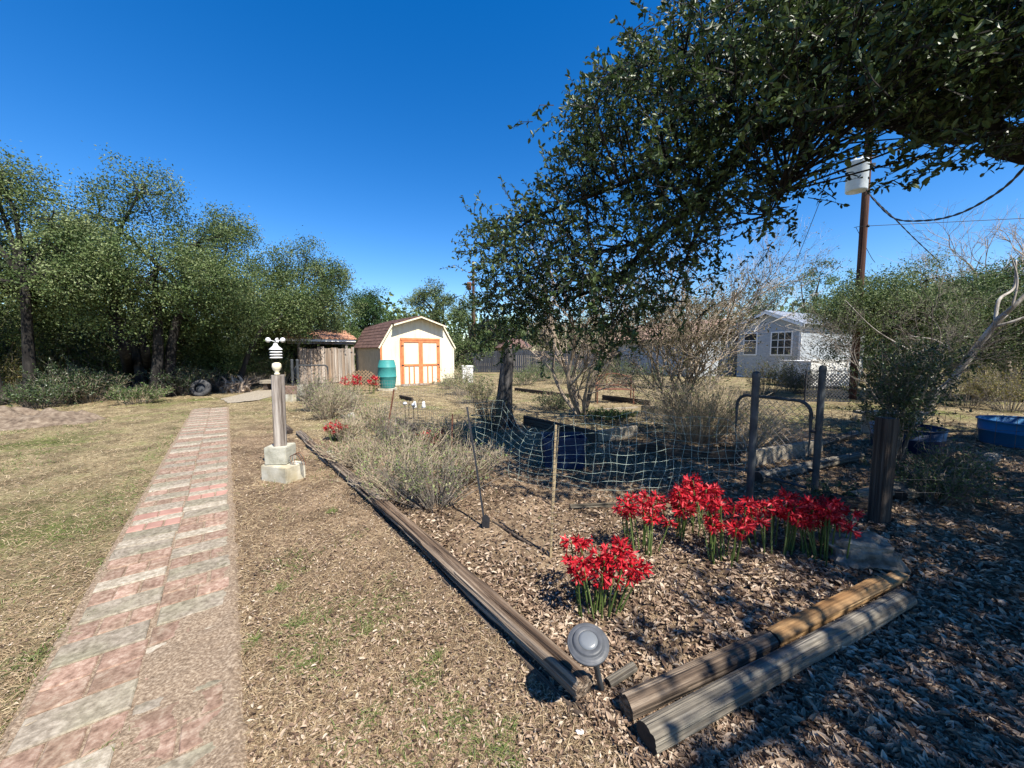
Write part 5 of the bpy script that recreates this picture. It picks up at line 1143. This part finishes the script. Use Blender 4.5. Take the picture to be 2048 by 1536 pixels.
# far wood closing the horizon
rw = np.random.default_rng(3); n = 130; ang = rw.uniform(-1.25, 1.25, n); rad = rw.uniform(42, 62, n); wood = []
PW = np.stack([np.sin(ang)*rad, np.cos(ang)*rad, rw.uniform(.2, 4.6, n)], 1)
PW = np.repeat(PW, 14, 0)+rw.normal(size=(n*14,3))*np.array([2.2,2,1.0]); PW[:, 2] = np.clip(PW[:, 2], .1, 6)
o = obj('far_woods', mesh_np('far_woods', *leafset(PW, 26, .6, .5, .6)), M['oakfar']); tag(o, 'far mass of trees closing the horizon all round', 'woods', kind='stuff')
# ================================================================= shrubs
gU = 'undergrowth at the left wood edge'
us = [(15,800,1.5,1.0,'yellowish bush low at the far left edge','under',.15),(90,775,2.0,1.1,'yellow-green bush under the leftmost oak','under',.3),(165,806,.8,.8,'dark green low bush at the foot of the leftmost oaks','vine',-.1),(205,778,1.7,1.1,'shaded bush left of the leaning trunk','oakfar',-.3),(305,785,1.2,1.0,'bush right of the leaning trunk','under',-.2),
      (355,792,.9,.9,'dark brushy bush by the old tyre','vine',-.1),(425,770,1.5,.9,'green bush above the old tyre','oakfar',-.15),(505,772,1.3,.8,'green bush right of the uprooted root','bright',-.1),(550,770,1.5,.8,'bright bush left of the far gate posts','bright',.0),(60,818,.6,.7,'low leafy plants on the soil mound at far left','vine',.1),(262,808,.45,.7,'low green weeds at the lawn edge','bright',-.1),(120,808,1.0,.7,'dark shrub right of the soil mound','vine',0.)]
for i, (px_, py_, H_, R_, lb_, m_, vb_) in enumerate(us):
    p = G(px_, py_); bush('wood_edge_bush', lb_, p.x, p.y+.2, H_*1.25, R_*1.25, 90, int(5200*H_), m_, 'twig' if i % 2 else 'dry_twig', .055, gU, 60+i, rs=.006, vb=vb_)
for i, (px_, Y, lb_) in enumerate(((50,13.5,'back row bush behind the leftmost oak trunk'),(190,14,'back row bush behind the leaning trunk'),(330,14.5,'back row bush deep in shade behind the tall oak'),(450,16.5,'back row bush behind the uprooted root'),(540,18.5,'back row bush behind the pale low bench'),(-60,12,'back row bush at the photo left border'))):
    bush('wood_edge_bush', lb_, X_(px_,Y), Y, 3.2, 1.9, 70, 11000, 'oakfar' if i % 2 else 'under', 'twig', .08, gU, 80+i, rs=.012, vb=-.1)
gS = 'dry shrubs in the bed beside the timbers'
dry = [(632,822,.95,.42,'tall thin grey-green shrub nearest the far gate',900),(655,838,.85,.45,'grey-green shrub left behind the lone lilies',900),(700,822,.7,.4,'feathery green shrub before the lattice flowers',900),(745,860,.55,.45,'pale sprawling shrub right of the lone lilies',800),(790,905,.5,.42,'low dry shrub left of the rusty stake foot',900),
       (730,930,.42,.4,'grey dry shrub around the green stone',900),(830,940,.55,.42,'dry shrub behind the thin brown stake',1000),(800,985,.48,.42,'dense wiry shrub spilling over the timber',1000),(870,1010,.52,.44,'largest wiry shrub beside the black leaning post',1300),(930,960,.45,.35,'thorny grey shrub behind the black leaning post',500),(900,900,.5,.35,'green leafed twigs left of the mesh',900),(690,880,.4,.3,'light weedy tuft around the lone red lilies',500)]
for i, (px_, py_, H_, R_, lb_, nl_) in enumerate(dry):
    p = G(px_, py_); bush('dry_shrub', lb_, p.x, p.y, H_*1.08, R_, 120, int(nl_*.85), 'shrubleaf', 'dry_twig' if i % 4 else 'twig', .021+.002*p.y, gS, 100+i, rs=.0028+.0003*p.y, spreadtop=1.45, lean=(.12*math.sin(i*2.3), .1*math.cos(i*1.7)), vb=.05 if i % 2 else -.05)
gG = 'green and dry shrubs behind the beds'
mid = [(925,790,1.1,.8,'bushy pale shrub right of the shed','shrubleaf',-.05),(960,805,.9,.6,'dry twiggy shrub left of the charred stump','shrubleaf',-.1),(985,862,.75,.38,'dark creeper around the foot of the charred stump','vine',.2),(1080,762,1.1,1.0,'light green shrub behind the stump','bright',.1),(1120,768,1.1,1.0,'sunny green shrub left of the crape myrtle','bright',.1),
       (1050,770,.9,.9,'green shrub close right of the stump','bright',0),(1245,772,1.3,1.0,'bright green shrub behind the rusty bench','bright',.15),(1300,775,1.2,1.0,'green shrub before the grey sided house','bright',0),(1190,775,1.0,.8,'olive shrub just right of the crape myrtle','under',.1),(1105,818,.5,.5,'low dry plant left of the crape myrtle foot','shrubleaf',0),(1215,838,.22,.6,'low green ground plant right of the crape myrtle foot','bright',0),
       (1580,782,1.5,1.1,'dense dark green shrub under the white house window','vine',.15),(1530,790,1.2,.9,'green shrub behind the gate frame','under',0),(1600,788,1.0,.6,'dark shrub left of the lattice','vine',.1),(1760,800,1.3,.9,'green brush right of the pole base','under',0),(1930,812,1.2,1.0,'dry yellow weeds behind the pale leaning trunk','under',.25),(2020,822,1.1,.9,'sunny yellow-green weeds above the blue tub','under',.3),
       (1990,800,1.6,1.0,'light green bush at the right edge','bright',.2),(780,770,.7,.5,'green sprigs at the foot of the teal barrel','bright',0),(895,778,.5,.5,'low pale weeds in front of the shed right corner','shrubleaf',.1),(1870,1000,.35,.35,'small leafy sprawl before the blue tubs','bright',-.1),(1905,960,.45,.4,'leafy sprig between vine and logs','bright',-.1)]
for i, (px_, py_, H_, R_, lb_, m_, vb_) in enumerate(mid):
    p = G(px_, py_); dry_ = m_ == 'shrubleaf'
    bush('garden_shrub', lb_, p.x, p.y, H_, R_, 90, 1500 if dry_ else (2200 if p.y > 8 else 900), m_, 'dry_twig' if dry_ else 'twig', .045 if p.y > 8 else .03, gG, 130+i, rs=.0045, vb=vb_, spreadtop=1.15)
# branching bare shrubs
def branchy(name, label, x, y, H, spread, nmain, levels, r0, mat, seed, leafn=0, leafmat=None, leafL=.04, group=None, cat='tree', lean=(0,0), zfork=0.0, flat=1.0, gravity=0.0):
    r = np.random.default_rng(seed); t = thing(name, label, cat, (x, y, 0), 0, group); sets = {}; tips = []
    cur = []
    for i in range(nmain):
        a = r.uniform(0, 6.283); s_ = np.array([math.cos(a)*r0*1.2, math.sin(a)*r0*1.2, -.05]); ln = H*r.uniform(.42, .6)
        d = unit(np.array([math.cos(a)*spread+lean[0], math.sin(a)*spread*flat+lean[1], 1.0])*r.uniform(.8, 1.1)); cur.append((s_, d, ln, r0*r.uniform(.6,1)))
    for lv in range(levels):
        P, R, nxt = [], [], []
        for (s_, d, ln, rd) in cur:
            q = r.normal(size=3)*.12; m1 = s_+d*ln*.35+q*ln*.5; m2 = s_+d*ln*.7+q*ln*.6; e = s_+d*ln+np.array([0,0,ln*.05-gravity*ln]); P.append(smooth_pts([s_, m1, m2, e], 7)); R.append(np.linspace(rd, rd*.6, 7))
            nb_ = r.integers(2, 4) if lv < levels-1 else 0
            for b in range(nb_+1 if lv < levels-1 else 0):
                f = r.uniform(.45, 1.0) if b else 1.0; s2 = P[-1][int(f*6)]; d2 = unit(d+r.normal(size=3)*np.array([.55,.55*flat,.38])+np.array([0,0,.12])); nxt.append((s2, d2, ln*r.uniform(.5,.74), rd*.58))
            tips.append(P[-1][3:])
        k = 7 if lv < 2 else (4 if lv < 4 else 3); V, Fs = tubes(np.array(P), np.array(R), k, False)
        sets.setdefault('trunk' if lv == 0 else 'twigs', []).append((V, Fs)); cur = nxt
    for nm, ss in sets.items():
        V, Fs, _ = join(ss); obj(nm, mesh_np(nm, V, Fs), M[mat], t)
    if leafn:
        T = np.concatenate(tips[len(tips)//3:]); C = T[r.integers(0, len(T), leafn)]+r.normal(size=(leafn,3))*.05; C = C[C[:, 2] > .02]; LL = leafL*rng.uniform(.6,1.4,len(C))
        V, Fs = leaves(C, rdir(len(C)), rdir(len(C),.5), LL, LL*.45); obj('foliage', mesh_np('foliage', V, Fs, np.repeat(np.clip(rng.normal(.5,.25,len(C)),0,1),4)), M[leafmat], t)
    return t
p = G(1165,832); branchy('crape_myrtle', 'bare multi-stemmed crape myrtle in the middle of the beds', p.x, p.y, 2.9, .38, 9, 5, .05, 'myrtle', 5, 900, 'olive', .05)
p = G(1400,868); branchy('twiggy_shrub', 'big tangled multi-stemmed shrub left of the near gate', p.x-.3, p.y+.5, 2.7, .30, 13, 5, .03, 'myrtle', 6, 6500, 'olive', .05, cat='shrub')
p = G(1395,880); bush('dry_thicket', 'thicket of pale arching stems at the foot of the big tangled shrub', p.x, p.y, 1.15, .95, 420, 2600, 'shrubleaf', 'dry_twig', .03, None, 7, rs=.0045, spreadtop=1.1)
p = G(1500,900); bush('dry_thicket', 'arching dry stems seen through the open gate frame', p.x, p.y, .8, .6, 120, 500, 'shrubleaf', 'dry_twig', .03, None, 8, rs=.0042, lean=(.3,0), spreadtop=1.3)
branchy('thin_bare_tree', 'grey fine twigged bare tree above the vine', X_(1790,8.8), 8.8, 2.8, .7, 6, 6, .018, 'twig', 9, 1000, 'olive', .03, group='bare trees at the right')
branchy('thin_bare_tree', 'bare twig crown at the right edge under the sagging cable', X_(2030,17), 17, 6.6, .45, 5, 6, .08, 'myrtle', 10, 0, group='bare trees at the right')
branchy('thin_bare_tree', 'thin bare shoots sticking up right of the pole', X_(1790,24), 24, 6.2, .5, 4, 4, .04, 'twig', 12, 0, group='bare trees at the right')
branchy('thin_bare_tree', 'pale bare tree rising behind the big tangled shrub', X_(1420,15), 15, 4.6, .35, 5, 6, .04, 'palebark', 13, 1200, 'olive', .07, group='bare trees at the right')
# pale leaning tree
B = np.array([X_(1855,8.4), 8.4, 0]); lt2 = thing('leaning_tree', 'pale barked tree leaning right behind the vine covered bush', 'tree', tuple(B), 0)
def ap(x, y, Y): return np.array(A(x, y, Y))-B
ls = [([ap(1852,830,8.4),ap(1868,790,8.3),ap(1900,765,8.2),ap(1950,700,8.0),ap(1985,655,7.8),ap(2010,628,7.7)], .07,.05),([ap(2010,628,7.7),ap(2030,610,7.6),ap(2080,560,7.5)],.045,.03),([ap(1985,655,7.8),ap(2020,645,7.6),ap(2085,622,7.4)],.035,.02),
      ([ap(1990,650,7.8),ap(1998,600,7.9),ap(2028,575,8),ap(2032,520,8)],.035,.015),([ap(2025,615,7.6),ap(2035,560,7.7),ap(2022,510,7.8)],.02,.008),([ap(1868,790,8.3),ap(1862,745,8.5),ap(1850,715,8.6),ap(1845,700,8.6)],.035,.015),([ap(1850,715,8.6),ap(1800,690,8.8),ap(1745,655,9),ap(1690,600,9.2)],.02,.006),([ap(1900,700,8.3),ap(1870,680,8.4),ap(1820,672,8.6)],.02,.008)]
for i, (pts, ra, rb) in enumerate(ls):
    P = smooth_pts(pts, 16); V, Fs = tubes(P[None], np.linspace(ra, rb, 16)[None], 9); obj('trunk' if i == 0 else 'limb', mesh_np('trunk' if i == 0 else 'limb', V, Fs, smooth=True), M['palebark'], lt2)
# vine covered bush
bush('vine_thicket', 'dark ivy covered thicket between the wooden post and the leaning tree', X_(1815,5.2), 5.3, 1.75, .42, 50, 5200, 'vine', 'twig', .04, None, 14, rs=.006, vb=.1, parts=('stems','leaves'))
bush('vine_thicket', 'ivy mass climbing in front of the green trees behind the slab bench', X_(1815,7.4), 7.4, 2.0, .7, 50, 5200, 'vine', 'twig', .055, None, 15, rs=.007, vb=.05, parts=('stems','leaves'))
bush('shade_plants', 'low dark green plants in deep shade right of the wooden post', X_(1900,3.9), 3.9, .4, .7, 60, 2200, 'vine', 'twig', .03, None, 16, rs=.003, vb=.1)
bush('shade_plants', 'leafy sprout at the foot of the gate hinge post', X_(1690,3.7), 3.75, .22, .35, 30, 700, 'vine', 'twig', .025, None, 17, rs=.003, vb=.2)
# brush pile and soil mound
bush('brush_pile', 'grey pile of dead branches in shade behind the old tyre', G(415,785).x-.2, G(415,785).y+.6, .8, 1.5, 200, 0, 'vine', 'twig', .03, None, 18, rs=.010, spreadtop=1.4, cat='brush')
bush('brush_pile', 'dead branch tangle at the foot of the leaning oak trunk', G(250,795).x, G(250,795).y+.3, .55, 1.3, 150, 0, 'vine', 'twig', .03, None, 19, rs=.009, spreadtop=1.4, cat='brush')
def mound(label, p, sx, sy, h, seed):
    n = 26; xs = np.linspace(-1,1,n); XXm, YYm = np.meshgrid(xs, xs); rr_ = np.sqrt(XXm**2+YYm**2); nz_ = np.array([mnoise.noise(Vector((x*2.5+seed, y*2.5, 0)))+.5*mnoise.noise(Vector((x*7+seed, y*7, 3))) for x, y in zip(XXm.ravel(), YYm.ravel())]).reshape(n,n)
    Z = h*np.clip(1-rr_**2, -.15, 1)*(1+.8*nz_)-.03; a = (np.arange(n-1)[:, None]*n+np.arange(n-1)[None]).ravel()
    o = obj('soil_mound', mesh_np('soil_mound', np.stack([XXm.ravel()*sx, YYm.ravel()*sy, Z.ravel()], 1), np.stack([a,a+1,a+n+1,a+n],1), smooth=True), M['soil'], None, tuple(p)); tag(o, label, 'soil mound', 'soil mounds at the wood edge')
mound('low brown soil mound at the far left edge of the lawn', G(20,850)+Vector((-.2,.2,0)), 1.6, .9, .28, 1); mound('small reddish soil mound before the left bushes', G(100,842)+Vector((0,.2,0)), .9, .5, .20, 4)

# dark leaning trunks in front of the wood, leaf litter on the mounds
def lone_trunk(label, pts, ra, rb):
    b = Vector(pts[0]); b.z = 0; P = smooth_pts([Vector(p)-b for p in pts], 14); t = thing('leaning_oak', label, 'tree', tuple(b), 0, 'dark leaning trunks at the wood edge')
    V, Fs = tubes(P[None], (np.linspace(ra, rb, 14)*(1+.08*np.sin(np.arange(14)*1.9)))[None], 10); obj('trunk', mesh_np('trunk', V, Fs, smooth=True), M['bark'], t)
    Q_ = P[-4:]; sg = np.array([[Q_[0], Q_[1]+np.array([.2*s_, .1, .1]), Q_[2]+np.array([.55*s_, .2, .3])] for s_ in (-1, 1)]); V, Fs = tubes(sg, np.array([[rb*.7, rb*.5, rb*.3]]*2), 7); obj('limb', mesh_np('limb', V, Fs, smooth=True), M['bark'], t)
lone_trunk('dark trunk leaning left with a kink, in front of the tall oak', [G(262,775), A(250,705,11.9), A(232,650,11.9), A(228,590,12.0), A(215,520,12.2)], .15, .10)
lone_trunk('thin dark trunk curving right beside the kinked trunk', [G(300,775), A(292,710,12.3), A(280,660,12.3), A(258,610,12.4), A(250,560,12.4)], .12, .07)
lone_trunk('thin slanting trunk left of the far gate, above the uprooted root', [A(478,765,14.5), A(500,700,14.5), A(520,665,14.6), A(535,640,14.7)], .10, .06)
